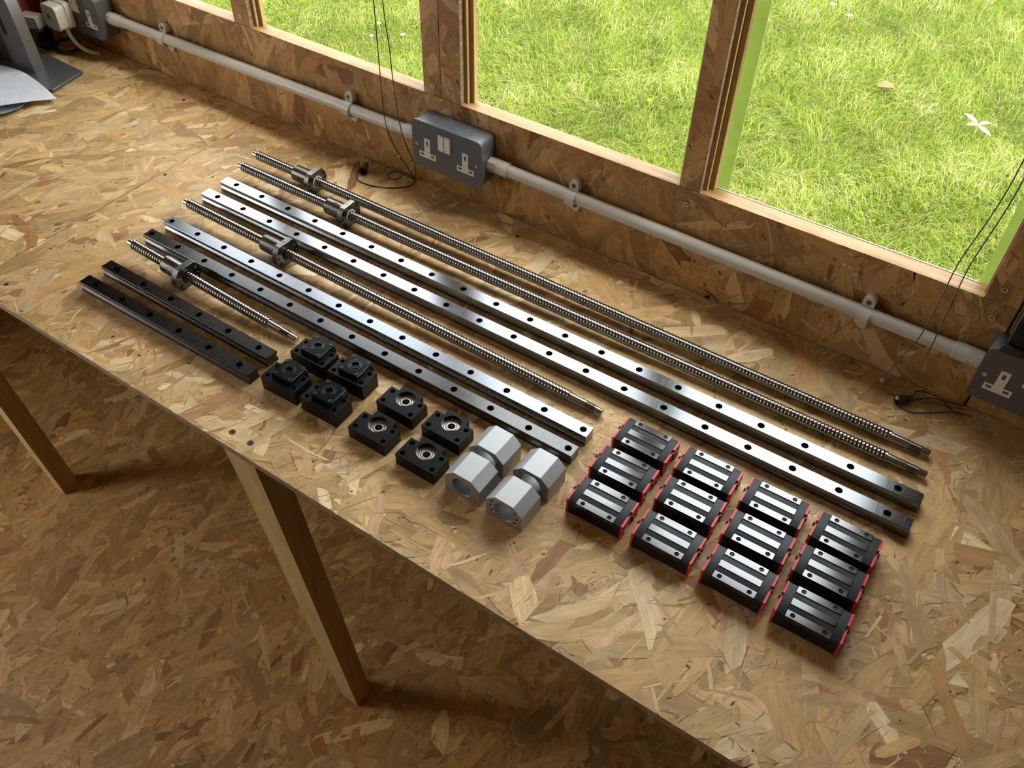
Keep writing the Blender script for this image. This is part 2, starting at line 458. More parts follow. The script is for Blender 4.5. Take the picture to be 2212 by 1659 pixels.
def strands(name, rect, frame, mat, parent, seed, dens=3600, size=1.0, lift=0.8, dark=5200, run=(60, 40), pal=PAL, palw=PALW):
    """one sheet of overlapping strands on rect (u0, u1, v0, v1) in mm; frame takes (u, v, w) to mm"""
    rs = np.random.RandomState(seed)
    u0, u1, v0, v1 = rect
    area = (u1 - u0) * (v1 - v0) / 1e6
    U_ = rs.uniform
    def lot(count, l, w, z, tones, gain):
        n = int(area * count)
        t = (pal[rs.choice(len(pal), n, p=palw / palw.sum())] if tones is None else np.array(tones)[rs.randint(0, len(tones), n)]) * U_(gain[0], gain[1], (n, 1))
        return U_(l[0], l[1], n), U_(w[0], w[1], n), U_(z[0], z[1], n) * lift, t
    k = dens / 3600.0
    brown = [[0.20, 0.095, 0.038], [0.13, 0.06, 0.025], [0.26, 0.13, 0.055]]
    lots = [lot(1500 * k, (70, 135), (24, 44), (0.05, 0.25), None, (0.85, 1.0)),        # lowest layer closes the sheet
            lot(1250 * k, (55, 145), (13, 34), (0.2, 0.9), None, (0.72, 1.2)),
            lot(700 * k, (28, 85), (6, 16), (0.25, 0.88), None, (0.78, 1.15)),
            lot(1500 * k, (12, 65), (0.9, 4.5), (0.35, 0.93), None, (0.72, 1.2)),
            lot(dark, (4, 19), (0.3, 0.8), (0.45, 0.97), brown, (0.8, 2.1)),          # slivers coloured as shadow lines between strands, and bark fibres
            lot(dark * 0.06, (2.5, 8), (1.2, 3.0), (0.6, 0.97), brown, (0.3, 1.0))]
    Ln, Wd, zc, tone = (np.concatenate([l[i] for l in lots]) for i in range(4))
    n = sum(len(l[0]) for l in lots[:4]); N = len(Ln)
    flat = np.arange(N) >= n
    tilt = np.where(flat, 0, U_(-0.24, 0.24, N)) * lift
    tiltv = np.where(flat, 0, U_(-0.10, 0.10, N)) * lift
    ang = np.where(rs.rand(N) < 0.38, U_(0, math.pi, N), np.radians(rs.normal(run[0], run[1], N)))
    ang = np.where(flat & (rs.rand(N) < 0.7), np.radians(rs.normal(run[0], run[1] * 0.7, N)), ang)
    cu = U_(u0, u1, N); cv = U_(v0, v1, N)
    # outline: ten points, ragged ends
    a = np.empty((N, 10, 2))
    taper = rs.uniform(0.62, 1.0, (N, 2)); bow = np.where(flat, rs.uniform(-0.16, 0.16, N), rs.uniform(-0.06, 0.06, N))
    j = rs.uniform(-0.16, 0.16, (N, 10))
    xs = np.array([-0.5, -0.17, 0.17, 0.5, 0.54, 0.5, 0.17, -0.17, -0.5, -0.54])
    ys = np.array([-0.5, -0.5, -0.5, -0.5, 0.0, 0.5, 0.5, 0.5, 0.5, 0.0])
    a[:, :, 0] = xs
    ends = np.isin(np.arange(10), [0, 3, 4, 5, 8, 9])
    shear = rs.uniform(-0.9, 0.9, (N, 2))
    wl = np.minimum(Wd / Ln, 0.6)
    a[:, :, 0] += np.where(ends, j * 0.35, 0)
    a[:, [3, 4, 5], 0] += (shear[:, 0] * wl)[:, None] * ys[[3, 4, 5]]
    a[:, [8, 9, 0], 0] += (shear[:, 1] * wl)[:, None] * ys[[8, 9, 0]]
    tp = np.ones((N, 10)); tp[:, [3, 5]] = taper[:, :1]; tp[:, [0, 8]] = taper[:, 1:]
    a[:, :, 1] = ys * tp + np.where(ends, 0, j * 0.35)
    lu = a[:, :, 0] * Ln[:, None]; lv = a[:, :, 1] * Wd[:, None] + bow[:, None] * Ln[:, None] * (a[:, :, 0] ** 2 * 4 - 0.5) * 0.5
    ca, sa = np.cos(ang)[:, None], np.sin(ang)[:, None]
    U = np.clip(cu[:, None] + lu * ca - lv * sa, u0, u1)
    V = np.clip(cv[:, None] + lu * sa + lv * ca, v0, v1)
    Wz = zc[:, None] + tilt[:, None] * a[:, :, 0] * 2 + tiltv[:, None] * a[:, :, 1] * 2
    Wz = np.clip(Wz, 0.02, lift)
    P = np.stack([U, V, Wz, np.ones_like(U)], -1).reshape(-1, 4) @ np.array(frame).T
    me = bpy.data.meshes.new(name)
    me.vertices.add(N * 10); me.loops.add(N * 10); me.polygons.add(N)
    me.vertices.foreach_set('co', (P[:, :3] / 1000.0).ravel().astype(np.float32))
    me.loops.foreach_set('vertex_index', np.arange(N * 10, dtype=np.int32))
    me.polygons.foreach_set('loop_start', np.arange(0, N * 10, 10, dtype=np.int32))
    me.update(calc_edges=True)
    uvl = me.uv_layers.new(name='strand')
    off = rs.uniform(0, 40, (N, 1))
    uvl.data.foreach_set('uv', np.stack([(lu / 1000 + off), (lv / 1000 + off * 0.37)], -1).ravel().astype(np.float32))
    ca_ = me.color_attributes.new('tone', 'FLOAT_COLOR', 'CORNER')
    t4 = np.concatenate([tone, np.ones((N, 1))], 1)
    ca_.data.foreach_set('color', np.repeat(t4, 10, 0).ravel().astype(np.float32))
    me.materials.append(mat)
    o = bpy.data.objects.new(name, me)
    COL.objects.link(o)
    o.parent = parent
    o['kind'] = 'stuff'
    return o

# ------------------------------------------------------------------ the room
def struct(name, g, mat, smooth=None):
    o = solid(name, g, mat, (0, 0, 0), smooth)
    o['kind'] = 'structure'
    return o

XL, XR, YB, ZT = -2350.0, 1300.0, -1500.0, 1300.0
floor = struct('floor', G().box(XL, XR, YB, WALL + 30, -FLOOR - 40, -FLOOR - 0.8), MT['board'])
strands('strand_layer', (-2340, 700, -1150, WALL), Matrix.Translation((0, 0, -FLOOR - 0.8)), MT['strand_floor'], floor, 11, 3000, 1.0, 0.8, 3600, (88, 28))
ceiling = struct('ceiling', G().box(XL, XR, YB, WALL + 30, ZT, ZT + 40), MT['ceiling'])
# wall behind the camera, left wall with an open doorway, right wall
wall_front = struct('wall_front', G().box(XL, XR, YB - 40, YB, -FLOOR, ZT), MT['wall_plain'])
wall_left = struct('wall_left', G().box(XL - 40, XL, YB, -750, -FLOOR, ZT).box(XL - 40, XL, -130, WALL + 30, -FLOOR, ZT)
                   .box(XL - 40, XL, -750, -130, 1130, ZT), MT['wall_plain'])
wall_right = struct('wall_right', G().box(XR, XR + 40, YB, WALL + 30, -FLOOR, ZT), MT['wall_plain'])

SILL, HEAD = 172.0, 760.0
WINS = [(-1640.0, -1288.0), (-1248.0, -854.0), (-780.0, -393.0), (-361.0, 30.0)]
YG = WALL + 29.0       # glass plane
g = G()
g.box(XL, -1717.5, WALL + 0.8, WALL + 31, -FLOOR, SILL - 22).box(-1715.5, 71, WALL + 0.8, WALL + 31, -FLOOR, SILL - 22)
g.box(74, XR, WALL + 0.8, WALL + 31, -FLOOR, HEAD)
g.box(XL, XR, WALL, WALL + 31, HEAD, ZT)
g.box(XL, WINS[0][0], WALL + 0.8, WALL + 31, SILL, HEAD)
g.box(XL, -1717.5, WALL + 0.8, WALL + 11, SILL - 22, SILL).box(-1715.5, 71, WALL + 0.8, WALL + 10.5, SILL - 22, SILL - 0.5)
g.box(-1726, -1706, WALL + 31, WALL + 40, -FLOOR, SILL).box(60, 84, WALL + 10.6, WALL + 40, -FLOOR, HEAD)
wall_back = struct('wall_back', g, MT['board'])
FW = Matrix(((1, 0, 0, 0), (0, 0, -1, WALL + 0.8), (0, 1, 0, 0), (0, 0, 0, 1)))     # u=x, v=z, raised towards the room
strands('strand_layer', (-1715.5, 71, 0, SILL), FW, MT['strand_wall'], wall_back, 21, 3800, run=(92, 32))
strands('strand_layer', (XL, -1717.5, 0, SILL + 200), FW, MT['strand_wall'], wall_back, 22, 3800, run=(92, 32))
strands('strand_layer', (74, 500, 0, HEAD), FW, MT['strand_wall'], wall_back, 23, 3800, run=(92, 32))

def wood_screw(r=4.2):
    g = G()
    prof = circle(0, 0, r, 16)
    cross = [(-0.5, -2.2), (0.5, -2.2), (0.5, -0.5), (2.2, -0.5), (2.2, 0.5), (0.5, 0.5), (0.5, 2.2), (-0.5, 2.2), (-0.5, 0.5), (-2.2, 0.5), (-2.2, -0.5), (-0.5, -0.5)]
    s = r / 4.2
    g.prism(prof, 0, 0.9, [([(a * s, b * s) for a, b in cross], 0.8)])
    return g
M_SCREW = mesh_of('screw', wood_screw(), MT['fixing'])
M_RECESS_SHADE = mesh_of('recess_shade', G().prism([(-0.55, -2.4), (0.55, -2.4), (0.55, -0.55), (2.4, -0.55), (2.4, 0.55), (0.55, 0.55), (0.55, 2.4), (-0.55, 2.4), (-0.55, 0.55), (-2.4, 0.55), (-2.4, -0.55), (-0.55, -0.55)], 0.1, 0.93), MT['slot'], None)  # solid dark cross, its colour stands in for shade in the drive slot
M_SCREW_DK = mesh_of('screw', wood_screw(4.4), MT['fixing_dark'])

def wall_screw(x, z, parent, y=WALL, mesh=M_SCREW):
    o = part('screw', mesh, None, parent)
    o.location = W3(x, y, z) - (parent.location if parent.parent is None else Vector())
    o.rotation_euler = (math.radians(90), random.uniform(-0.6, 0.6), 0)
    part('recess_shade', M_RECESS_SHADE, None, o)
    return o
random.seed(4)
# boards covering the mullions, each a piece of the wall
def mullion(x0, x1, seed, z1=HEAD):
    b = part('mullion_board', G().box(x0, x1, WALL + 0.8, WALL + 11, SILL + 0.6, z1), MT['board_edge'], wall_back)
    b.location = (0, 0, 0)
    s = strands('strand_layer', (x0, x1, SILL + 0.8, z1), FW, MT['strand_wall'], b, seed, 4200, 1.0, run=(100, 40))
    return b
mullion(-1288, -1248, 31)
mullion(-854, -819.6, 32); mullion(-818.6, -780, 33)
mullion(-393, -361, 34)
mullion(30, 71, 35)
for x0, x1 in ((-1288, -1248), (-854, -780), (-393, -361), (30, 74)):
    part('stud', G().box(x0 + 3, x1 - 3, WALL + 11, WALL + 31, SILL, HEAD), MT['pine_z'], wall_back)
for x, z in ((-1269, 188.5), (-1268.7, 143.5), (-835, 189), (-803.7, 188.5), (-800.6, 148.3), (-379.4, 193.6), (-376.8, 147.3), (47, 193), (49.4, 149)):
    wall_screw(x, z, wall_back)

for i, (x0, x1) in enumerate(WINS):
    w = empty('window_%d' % (i + 1), (x0 + x1) / 2, WALL, SILL)
    w['kind'] = 'structure'
    c = (x0 + x1) / 2
    a, b = x0 - c, x1 - c
    h = HEAD - SILL
    # sill board with a slightly ragged front edge
    rs = np.random.RandomState(60 + i)
    n = 60
    xs = np.linspace(a, b, n)
    fr = rs.uniform(-1.1, 0.5, n); dz = rs.uniform(-0.9, 0.2, n)
    sg = G()
    vsn = []
    for k in range(n):
        vsn += [(xs[k], 1.0, -18), (xs[k], 1.0, dz[k] * 0.6), (xs[k], 3.0 + fr[k], 0.2), (xs[k], 27, 0.4), (xs[k], 27, -18)]
    fsn = []
    for k in range(n - 1):
        for q in range(5):
            fsn.append((k * 5 + q, k * 5 + (q + 1) % 5, k * 5 + 5 + (q + 1) % 5, k * 5 + 5 + q))
    fsn += [(4, 3, 2, 1, 0), tuple((n - 1) * 5 + q for q in range(5))]
    sg.add(vsn, fsn)
    part('sill_board', sg, MT['pine_x'], w, 30)
    part('jamb', G().box(a, a + 6, 11, 27, 0, h), MT['pine_z'], w)
    part('jamb', G().box(b - (2 if i >= 2 else 6), b, 11, 27, 0, h), MT['pine_z'], w)
    part('glazing_bead', G().box(a + 6, a + 14, 18, 27, 0, h), MT['pine_z'], w, None, 0.8)
    if i < 2: part('glazing_bead', G().box(b - 12, b - 6, 20, 27, 0, h), MT['pine_z'], w, None, 0.8)
    part('head_board', G().box(a, b, 0, 27, h - 18, h), MT['pine_x'], w)
    part('pane', G().box(a + 1, b - 1, 27.5, 31.5, -3, h), MT['glass'], w)
    if i >= 2:  # green strips paint the reflection along the pane edges
        if i == 3: part('edge_reflection', G().box(a + 10, a + 30, 32, 34, -3, h), MT['strip'], w)
        part('edge_reflection', G().box(b - 13, b, 32, 34, -3, h), MT['strip'], w)
    if i == 3:
        part('sealant_line', G().box(a + 12, b - 12, 26.4, 28, 0, 1.3), MT['white_plastic'], w)

# roller blinds half drawn over the two left windows, above the picture
for i, zb in ((0, 520.0), (1, 520.0)):
    x0, x1 = WINS[i]
    bl = empty('roller_blind', (x0 + x1) / 2, WALL - 24, zb)
    tag(bl, ('dark roller blind half drawn over the leftmost window', 'dark roller blind half drawn over the window with the left cords')[i], 'blind', 'roller blinds')
    hw = (x1 - x0) / 2 + 8
    part('blind_cloth', G().box(-hw, hw, -1, 0, 0, HEAD - zb + 20), MT['cord'], bl)
    part('bottom_bar', G().prism(rrect(-4, -10, 4, 2, 2), -hw, hw, (), FX), MT['dark_plastic'], bl, 40)
    part('roller', G().lathe([(-hw, 16), (hw, 16)], 20, Matrix.Translation((0, 2, HEAD - zb + 36)) @ FX), MT['dark_plastic'], bl, 40)

# ------------------------------------------------------------------ workbench
YF = 408.3
bench = empty('workbench', -700, (YF + WALL) / 2, -FLOOR)
tag(bench, 'strand board workbench along the windows with splayed pine legs', 'workbench')
BC = Vector((-700.0, (YF + WALL) / 2, -FLOOR))
def bench_part(name, g, mat, smooth=None, bevel=None):
    o = part(name, g, mat, bench, smooth, bevel)
    o.location = -BC / 1000.0
    return o
def bench_board(x0, x1, seed):
    o = bench_part('top_board', G().box(x0, x1, YF, WALL - 0.5, -11, -0.8), MT['board_edge'])
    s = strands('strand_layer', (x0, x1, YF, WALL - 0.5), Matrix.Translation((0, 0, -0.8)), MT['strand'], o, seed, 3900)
    return o
bench_board(-2345, -1255.6, 41)
bench_board(-1254.6, 900, 42)
def bench_leg(xr, w_top, w_bot):
    zt, zb = -11.0, -FLOOR
    # top section at y 412, foot leans back towards the wall; ragged missing corner on the near left arris
    def sec(xr_, w, y, d, z, wane):
        return [(xr_, y, z), (xr_, y + d, z), (xr_ - w, y + d, z), (xr_ - w, y + wane, z), (xr_ - w + wane * 0.8, y, z)]
    n = 14
    vs, fs = [], []
    for k in range(n + 1):
        t = k / n
        z = zt + (zb - zt) * t
        w = w_top + (w_bot - w_top) * t
        wane = (11 * (1 - t) + 3) * (1 + 0.25 * math.sin(9 * t))
        vs += sec(xr + 4 * t, w, 412 + 64 * t, 41, z, wane)
    for k in range(n):
        for q in range(5):
            a, b = k * 5 + q, k * 5 + (q + 1) % 5
            fs.append((a, b, b + 5, a + 5))
    fs += [(0, 1, 2, 3, 4), tuple(n * 5 + q for q in (4, 3, 2, 1, 0))]
    bench_part('leg', G().add(vs, fs), MT['leg'], 25)
bench_leg(-657, 68, 42)
bench_leg(-1576, 60, 40)
for x, y in ((-707.9, 428.5), (-675, 428.5)):
    o = part('screw', M_SCREW_DK, None, bench)
    o.location = Vector((x, y, -0.6)) / 1000.0 - BC / 1000.0
    o.rotation_euler = (0, 0, 0.5)
    part('recess_shade', M_RECESS_SHADE, None, o)
M_HOLE = mesh_of('screw_hole', G().lathe([(-0.1, 3.4), (0.15, 3.2)], 14), MT['slot'])
for x, y in ((-1247.3, 783), (-1424, 982), (-1207, 441), (-640, 996)):
    o = part('screw_hole', M_HOLE, None, bench)
    o.location = Vector((x, y, 0.05)) / 1000.0 - BC / 1000.0

# ------------------------------------------------------------------ linear rails
def rail_mesh(name, length, first, count, mat):
    h = [(9.6, 0), (10, 0.5), (10, 5.6), (9.4, 6.4), (7.4, 8.6), (7.2, 9.8), (8.3, 11.0), (8.3, 11.8), (9.3, 12.5), (10, 13.3), (10, 17.0), (9.5, 17.5)]
    prof = [(-a, b) for a, b in h][::-1] + h
    prof = prof[::-1]
    g = G()
    n = len(prof)
    vs = [(0.0, u, v) for u, v in prof] + [(length, u, v) for u, v in prof]
    fs = [tuple(range(n)), tuple(range(2 * n - 1, n - 1, -1))]
    for i in range(n):
        k = (i + 1) % n
        if prof[i][1] == 17.5 and prof[k][1] == 17.5: continue
        fs.append((i, k, n + k, n + i))
    g.add(vs, fs)
    # top face with counterbored holes, one cell for each hole
    edges = [0.0] + [first + 60 * k + 30 for k in range(count - 1)] + [length]
    for k in range(count):
        x0, x1, cx = edges[k], edges[k + 1], first + 60 * k
        N = 28
        ring = circle(cx, 0, 4.75, N)
        outer = [(x0, -9.5), (x1, -9.5), (x1, 9.5), (x0, 9.5)]
        loops = [[Vector((a, b, 0)) for a, b in outer], [Vector((a, b, 0)) for a, b in ring]]
        v = [(a, b, 17.5) for a, b in outer + ring]
        f = [tuple(t) for t in tessellate_polygon(loops)]
        base = len(v)
        v += [(a, b, 9.0) for a, b in ring] + [(a, b, 9.0) for a, b in circle(cx, 0, 3.0, N)] + [(a, b, 1.0) for a, b in circle(cx, 0, 3.0, N)]
        for i in range(N):
            m = (i + 1) % N
            f.append((4 + m, 4 + i, base + i, base + m))
            f.append((base + m, base + i, base + N + i, base + N + m))
            f.append((base + N + m, base + N + i, base + 2 * N + i, base + 2 * N + m))
        f.append(tuple(base + 2 * N + i for i in range(N)))
        g.add(v, f)
    return mesh_of(name, g, mat, 30)
def rail(x0, y0, deg, length, first, count, mat, label, mesh=None):
    me = mesh or rail_mesh('linear_rail', length, first, count, mat)
    o = bpy.data.objects.new('linear_rail', me)
    COL.objects.link(o)
    a = math.radians(deg)
    o.location = W3(x0 - first * math.cos(a), y0 - first * math.sin(a), 0.0)
    o.rotation_euler = (0, 0, a)
    tag(o, label, 'rail', 'steel linear rails laid side by side')
    return o
ra = rail(-1100.4, 816.65, 0.29, 1200, 30, 20, MT['steel_a'], 'longest steel rail lying just in front of the two long ball screws')
rb = rail(-1099.7, 773.24, 0.225, 1200, 30, 20, MT['steel_a'], 'long bright steel rail between its twin and the middle ball screw', ra.data)
rail(-1107.9, 682.44, -0.03, 800, 10, 14, MT['steel_c'], 'medium steel rail with fine cross grinding lines beside the middle ball screw')
rail(-1107.4, 640.9, 0.21, 800, 10, 14, MT['steel_d'], 'medium dark-topped steel rail ending behind the aluminium nut housings')
rail(-1079.1, 550.25, 0.06, 350, 25, 6, MT['steel_e'], 'short dark steel rail beside the shortest ball screw')
rail(-1076.4, 508.5, 0.57, 350, 25, 6, MT['steel_e'], 'short dark steel rail nearest the front edge of the bench')

# ------------------------------------------------------------------ ball screws with their nuts
def thread_mesh(length, seed):
    step = 0.625; n = 20
    m = int(length / step) + 1
    x = np.arange(m) * step
    k = np.arange(n)
    ph = (x[:, None] / 5.0 - k[None, :] / n) % 1.0
    d = np.abs(ph - 0.5) * 5.0                       # distance from the groove's middle, mm
    depth = np.where(d < 1.45, np.sqrt(np.maximum(1.45 ** 2 - d ** 2, 0)) * 0.66, 0)
    r = 8.0 - np.clip(depth, 0, 0.95) - 0.12 * np.clip(d - 2.2, 0, 1)
    a = 2 * math.pi * k / n
    V = np.stack([np.broadcast_to(x[:, None], r.shape), r * np.cos(a), r * np.sin(a)], -1).reshape(-1, 3)
    i, j = np.meshgrid(np.arange(m - 1), k, indexing='ij')
    A = i * n + j; B = i * n + (j + 1) % n
    F = np.stack([A, B, B + n, A + n], -1).reshape(-1, 4)
    me = bpy.data.meshes.new('threaded_shaft')
    nv, nf = len(V), len(F)
    me.vertices.add(nv); me.loops.add(nf * 4); me.polygons.add(nf)
    me.vertices.foreach_set('co', (V / 1000).ravel().astype(np.float32))
    me.loops.foreach_set('vertex_index', F[:, ::-1].ravel().astype(np.int32))
    me.polygons.foreach_set('loop_start', np.arange(0, nf * 4, 4, dtype=np.int32))
    me.update(calc_edges=True)
    me.shade_smooth()
    me.materials.append(MT['screw_steel'])
    return me

def flange_outline():
    pts = []
    lim = math.asin(20 / 24.0)
    for s in (0, math.pi):
        for i in range(13):
            t = s - lim + 2 * lim * i / 12
            pts.append((24 * math.cos(t), 24 * math.sin(t)))
    return pts
g = G()
fo = flange_outline()
fh = []
for t in (30, 0, -30, 150, 180, 210):
    tt = math.radians(t)
    fh.append((circle(19 * math.cos(tt), 19 * math.sin(tt), 2.75, 12), None))
fh.append((circle(0, 0, 11.2, 24), 2.0))
g.prism(fo, 0, 10, fh, FX)
M_FLANGE = mesh_of('flange', g, MT['nut_steel'], 30, 0.35)
g = G().lathe([(-38, 8.4), (-38, 13.2), (-37.2, 14), (-3, 14), (-2.5, 13.4), (0, 13.4)], 40, FX)
M_NUT = mesh_of('nut_body', g, MT['nut_steel'], 30)
M_FACE = mesh_of('wiper', G().lathe([(10.05, 8.2), (10.6, 8.4), (10.6, 11.0), (9.0, 11.0)], 28, FX, False), MT['wiper'], 30)
M_FACE_DK = mesh_of('wiper', G().lathe([(9.0, 8.2), (9.3, 8.4), (9.3, 11.0), (8.6, 11.0)], 28, FX, False), MT['wiper_dark'], 30)
M_OIL = mesh_of('oil_hole', G().lathe([(0, 1.4), (0.2, 1.3)], 10), MT['slot'])
M_DEFL = mesh_of('return_slot', G().prism(rrect(-7, -3.6, 7, 3.6, 3.5), -1.0, 0.25, [(rrect(-6, -2.7, 6, 2.7, 2.6), 0.8)]), MT['dark_ring'], 30)

def ball_screw(xl, yl, zl, xr, yr, zr, x_nut, thread, label, white, slot_angle, mesh_thread):
    """from the thin left end to the journal end"""
    L = math.dist((xl, yl, zl), (xr, yr, zr))
    o = empty('ball_screw', xl, yl, zl)
    d = Vector((xr - xl, yr - yl, zr - zl)).normalized()
    yaw = math.atan2(d.y, d.x); pitch = -math.asin(d.z)
    o.rotation_euler = (0, pitch, yaw)
    tag(o, label, 'ball screw', 'ball screws with flanged nuts')
    th = part('threaded_shaft', mesh_thread, None, o); th.location = (0.010, 0, 0)
    part('end_spigot', G().lathe([(0, 4.3), (0.6, 5), (10, 5), (10.3, 7.4), (11.6, 7.75)], 20, FX), MT['journal'], o, 30)
    e = 10 + thread
    part('journal', G().lathe([(e - 1.6, 7.75), (e - 0.3, 7.5), (e, 6), (e + 26, 6)], 24, FX), MT['journal'], o, 30)
    tp = []
    for k in range(14):
        tp += [(e + 26 + k, 5.95), (e + 26.5 + k, 5.35)]
    tp.append((e + 40, 5.9))
    part('fine_thread', G().lathe(tp, 24, FX), MT['journal'], o, 20)
    part('end_pin', G().lathe([(e + 39.8, 5), (L - 0.7, 5), (L, 4.3)], 24, FX), MT['journal'], o, 30)
    nut = empty('ball_nut', 0, 0, -FLOOR, 0, o)
    nut.location = ((x_nut - xl) / 1000.0, 0, 0)
    part('flange', M_FLANGE, None, nut)
    part('nut_body', M_NUT, None, nut)
    part('wiper', M_FACE if white else M_FACE_DK, None, nut)
    p = part('oil_hole', M_OIL, None, nut); p.location = (0.005, 0, 0.02)
    p = part('oil_hole', M_OIL, None, nut); p.location = (-0.034, 0.0025, 0.0136)
    for dx, a in ((-16, slot_angle), (-24, slot_angle + 150)):
        p = part('return_slot', M_DEFL, None, nut)
        t = math.radians(a)
        p.location = (dx / 1000.0, 0.01385 * math.cos(t), 0.01385 * math.sin(t))
        p.rotation_euler = (t - math.pi / 2, 0, 0)
        p.rotation_mode = 'XYZ'
    return o
T1 = thread_mesh(1137, 1); T2 = thread_mesh(737, 2); T3 = thread_mesh(288, 3)
ball_screw(-1141.6, 899.5, 22.3, 57.0, 911.0, 7.8, -1001.5, 1137, 'longest ball screw nearest the wall with white wiper ring in its nut', True, 172, T1)
ball_screw(-1134.6, 857.5, 23.0, 63.6, 873.0, 7.8, -890.5, 1137, 'long ball screw second from the wall with white-ringed nut', True, 112, T1)
ball_screw(-1124.2, 726.0, 24.5, -326.0, 730.0, 6.5, -903.5, 737, 'medium ball screw lying alone between two pairs of rails', False, 178, T2)
ball_screw(-1108.1, 600.2, 25.5, -755.0, 600.0, 7.0, -986.0, 288, 'shortest ball screw beside the short rails, pointing at black bearing blocks', False, 152, T3)

# ------------------------------------------------------------------ black bearing supports
def t_outline(w=60, w2=34, y1=32.5, y2=43, ch=2.2):
    return [(-w / 2, 0), (w / 2, 0), (w / 2, y1), (w2 / 2, y1), (w2 / 2, y2 - ch), (w2 / 2 - ch, y2), (-w2 / 2 + ch, y2), (-w2 / 2, y2 - ch), (-w2 / 2, y1), (-w / 2, y1)]
CY = 25.0
corner = [(-23, 6.5), (23, 6.5), (-23, 26), (23, 26)]
g = G().prism(t_outline(), 0, 25, [(circle(a, b, 3.3, 16), 22) for a, b in corner] + [(circle(0, CY, 12.8, 28), 20)])
M_BK = mesh_of('housing', g, MT['black_oxide'], 30, 0.35)
M_BKHOLE = mesh_of('mounting_hole', G().lathe([(-0.1, 3.3), (0.12, 3.2)], 16), MT['slot'])
cov = [(-17, 8), (17, 8), (17, CY + 13.5), (13.5, CY + 17), (-13.5, CY + 17), (-17, CY + 13.5)]
M_COVER = mesh_of('cover_plate', G().prism(cov, 25, 31, [(circle(0, CY, 10.5, 28), 2.0)]), MT['black_cover'], 30, 0.3)
M_LIP = mesh_of('seal_ring', G().lathe([(29.2, 10.4), (31.4, 10.2), (31.4, 9.0), (30.4, 8.6), (30.4, 7.4), (31.8, 7.2), (31.8, 5.6), (27, 5.4)], 32, Matrix.Translation((0, CY, 0)), False), MT['dark_ring'], 25)
M_BORE = mesh_of('bore', G().lathe([(26.9, 5.5), (27.0, 0.01)], 24, Matrix.Translation((0, CY, 0)), False), MT['slot'])
hexs = circle(0, 0, 1.35, 6)
M_CAP = mesh_of('cap_screw', G().prism(circle(0, 0, 2.6, 16), 0, 0.7, [(hexs, 0.6)]), MT['dark_ring'], 30, 0.25)
CATS = 'machined black bearing supports'
def bk(x, y, deg, label, src=None):
    """x, y: middle of the 60 x 32.5 foot"""
    a = math.radians(deg)
    ox, oy = x + 16.2 * math.sin(a), y - 16.2 * math.cos(a)
    if src:
        o = copy_tree(src); o.location = W3(ox, oy, 0); o.rotation_euler = (0, 0, a)
        o['label'] = label
        return o
    o = empty('fixed_bearing_block', ox, oy, 0, a)
    tag(o, label, 'bearing block', 'black fixed-end bearing blocks')
    part('housing', M_BK, None, o)
    cp = part('cover_plate', M_COVER, None, o)
    part('seal_ring', M_LIP, None, o)
    part('bore', M_BORE, None, o)
    for sx in (-12.8, 12.8):
        for sy in (12.2, CY + 12.8):
            p = part('cap_screw', M_CAP, None, cp); p.location = (sx / 1000, sy / 1000, 0.031)
    for sx in (-23, 23):
        for z in (7.5, 18.5):
            p = part('mounting_hole', M_BKHOLE, None, o); p.location = (sx / 1000, 0, z / 1000); p.rotation_euler = (math.pi / 2, 0, 0)
    return o
b1 = bk(-702.5, 582.3, 0.6, 'black square-topped bearing block at the tip of the shortest ball screw')
bk(-635.5, 584.0, 3.2, 'black square-topped bearing block nearest the dark-topped medium rail', b1)
bk(-701.7, 525.4, 2.2, 'black square-topped bearing block nearest the ends of the short rails', b1)
bk(-631.6, 527.0, 1.6, 'black square-topped bearing block nearest the two bench screws', b1)

g = G().prism(t_outline(), 0, 20, [(circle(a, b, 3.3, 16), 18) for a, b in corner] + [(circle(0, CY, 13.2, 32), 19)])
M_BF = mesh_of('housing', g, MT['black_oxide'], 30, 0.35)
fr_ = Matrix.Translation((0, CY, 0))
M_OUT = mesh_of('outer_race', G().lathe([(1.2, 13.1), (14, 13.1), (14, 10.9), (13.4, 10.8)], 36, fr_, False), MT['bearing'], 25)
M_SHD = mesh_of('shield', G().lathe([(12.6, 10.7), (13.5, 10.2), (13.5, 7.9), (12.6, 7.7)], 36, fr_, False), MT['bearing'], 25)
M_INN = mesh_of('inner_race', G().lathe([(12.5, 6.9), (14, 6.8), (14, 5.3), (13.6, 5.0), (1.2, 5.0)], 36, fr_, False), MT['bearing'], 25)
M_GAP = mesh_of('shadow_gap', G().lathe([(12.6, 11.0), (12.6, 6.6)], 36, fr_, False), MT['slot'], 25)
def bf(x, y, deg, label, src=None):
    a = math.radians(deg)
    ox, oy = x + 16.2 * math.sin(a), y - 16.2 * math.cos(a)
    if src:
        o = copy_tree(src); o.location = W3(ox, oy, 0); o.rotation_euler = (0, 0, a)
        o['label'] = label
        return o
    o = empty('floating_bearing_block', ox, oy, 0, a)
    tag(o, label, 'bearing block', 'black blocks with an open steel bearing')
    part('housing', M_BF, None, o)
    be = part('bearing', M_OUT, None, o)
    part('shield', M_SHD, None, be); part('inner_race', M_INN, None, be); part('race_gap', M_GAP, None, be)
    for sx in (-23, 23):
        p = part('mounting_hole', M_BKHOLE, None, o); p.location = (sx / 1000, 0, 0.010); p.rotation_euler = (math.pi / 2, 0, 0)
    return o
f1 = bf(-547.9, 581.6, -0.2, 'black block with bright bearing, back row beside a square-topped block')
bf(-472.5, 581.8, -0.4, 'black block with bright bearing, back row touching the aluminium housings', f1)
bf(-548.5, 526.2, 0.0, 'black block with bright bearing, front row next to a square-topped block', f1)
bf(-470.0, 525.9, 0.0, 'black block with bright bearing, front row next to a hole-free aluminium face', f1)

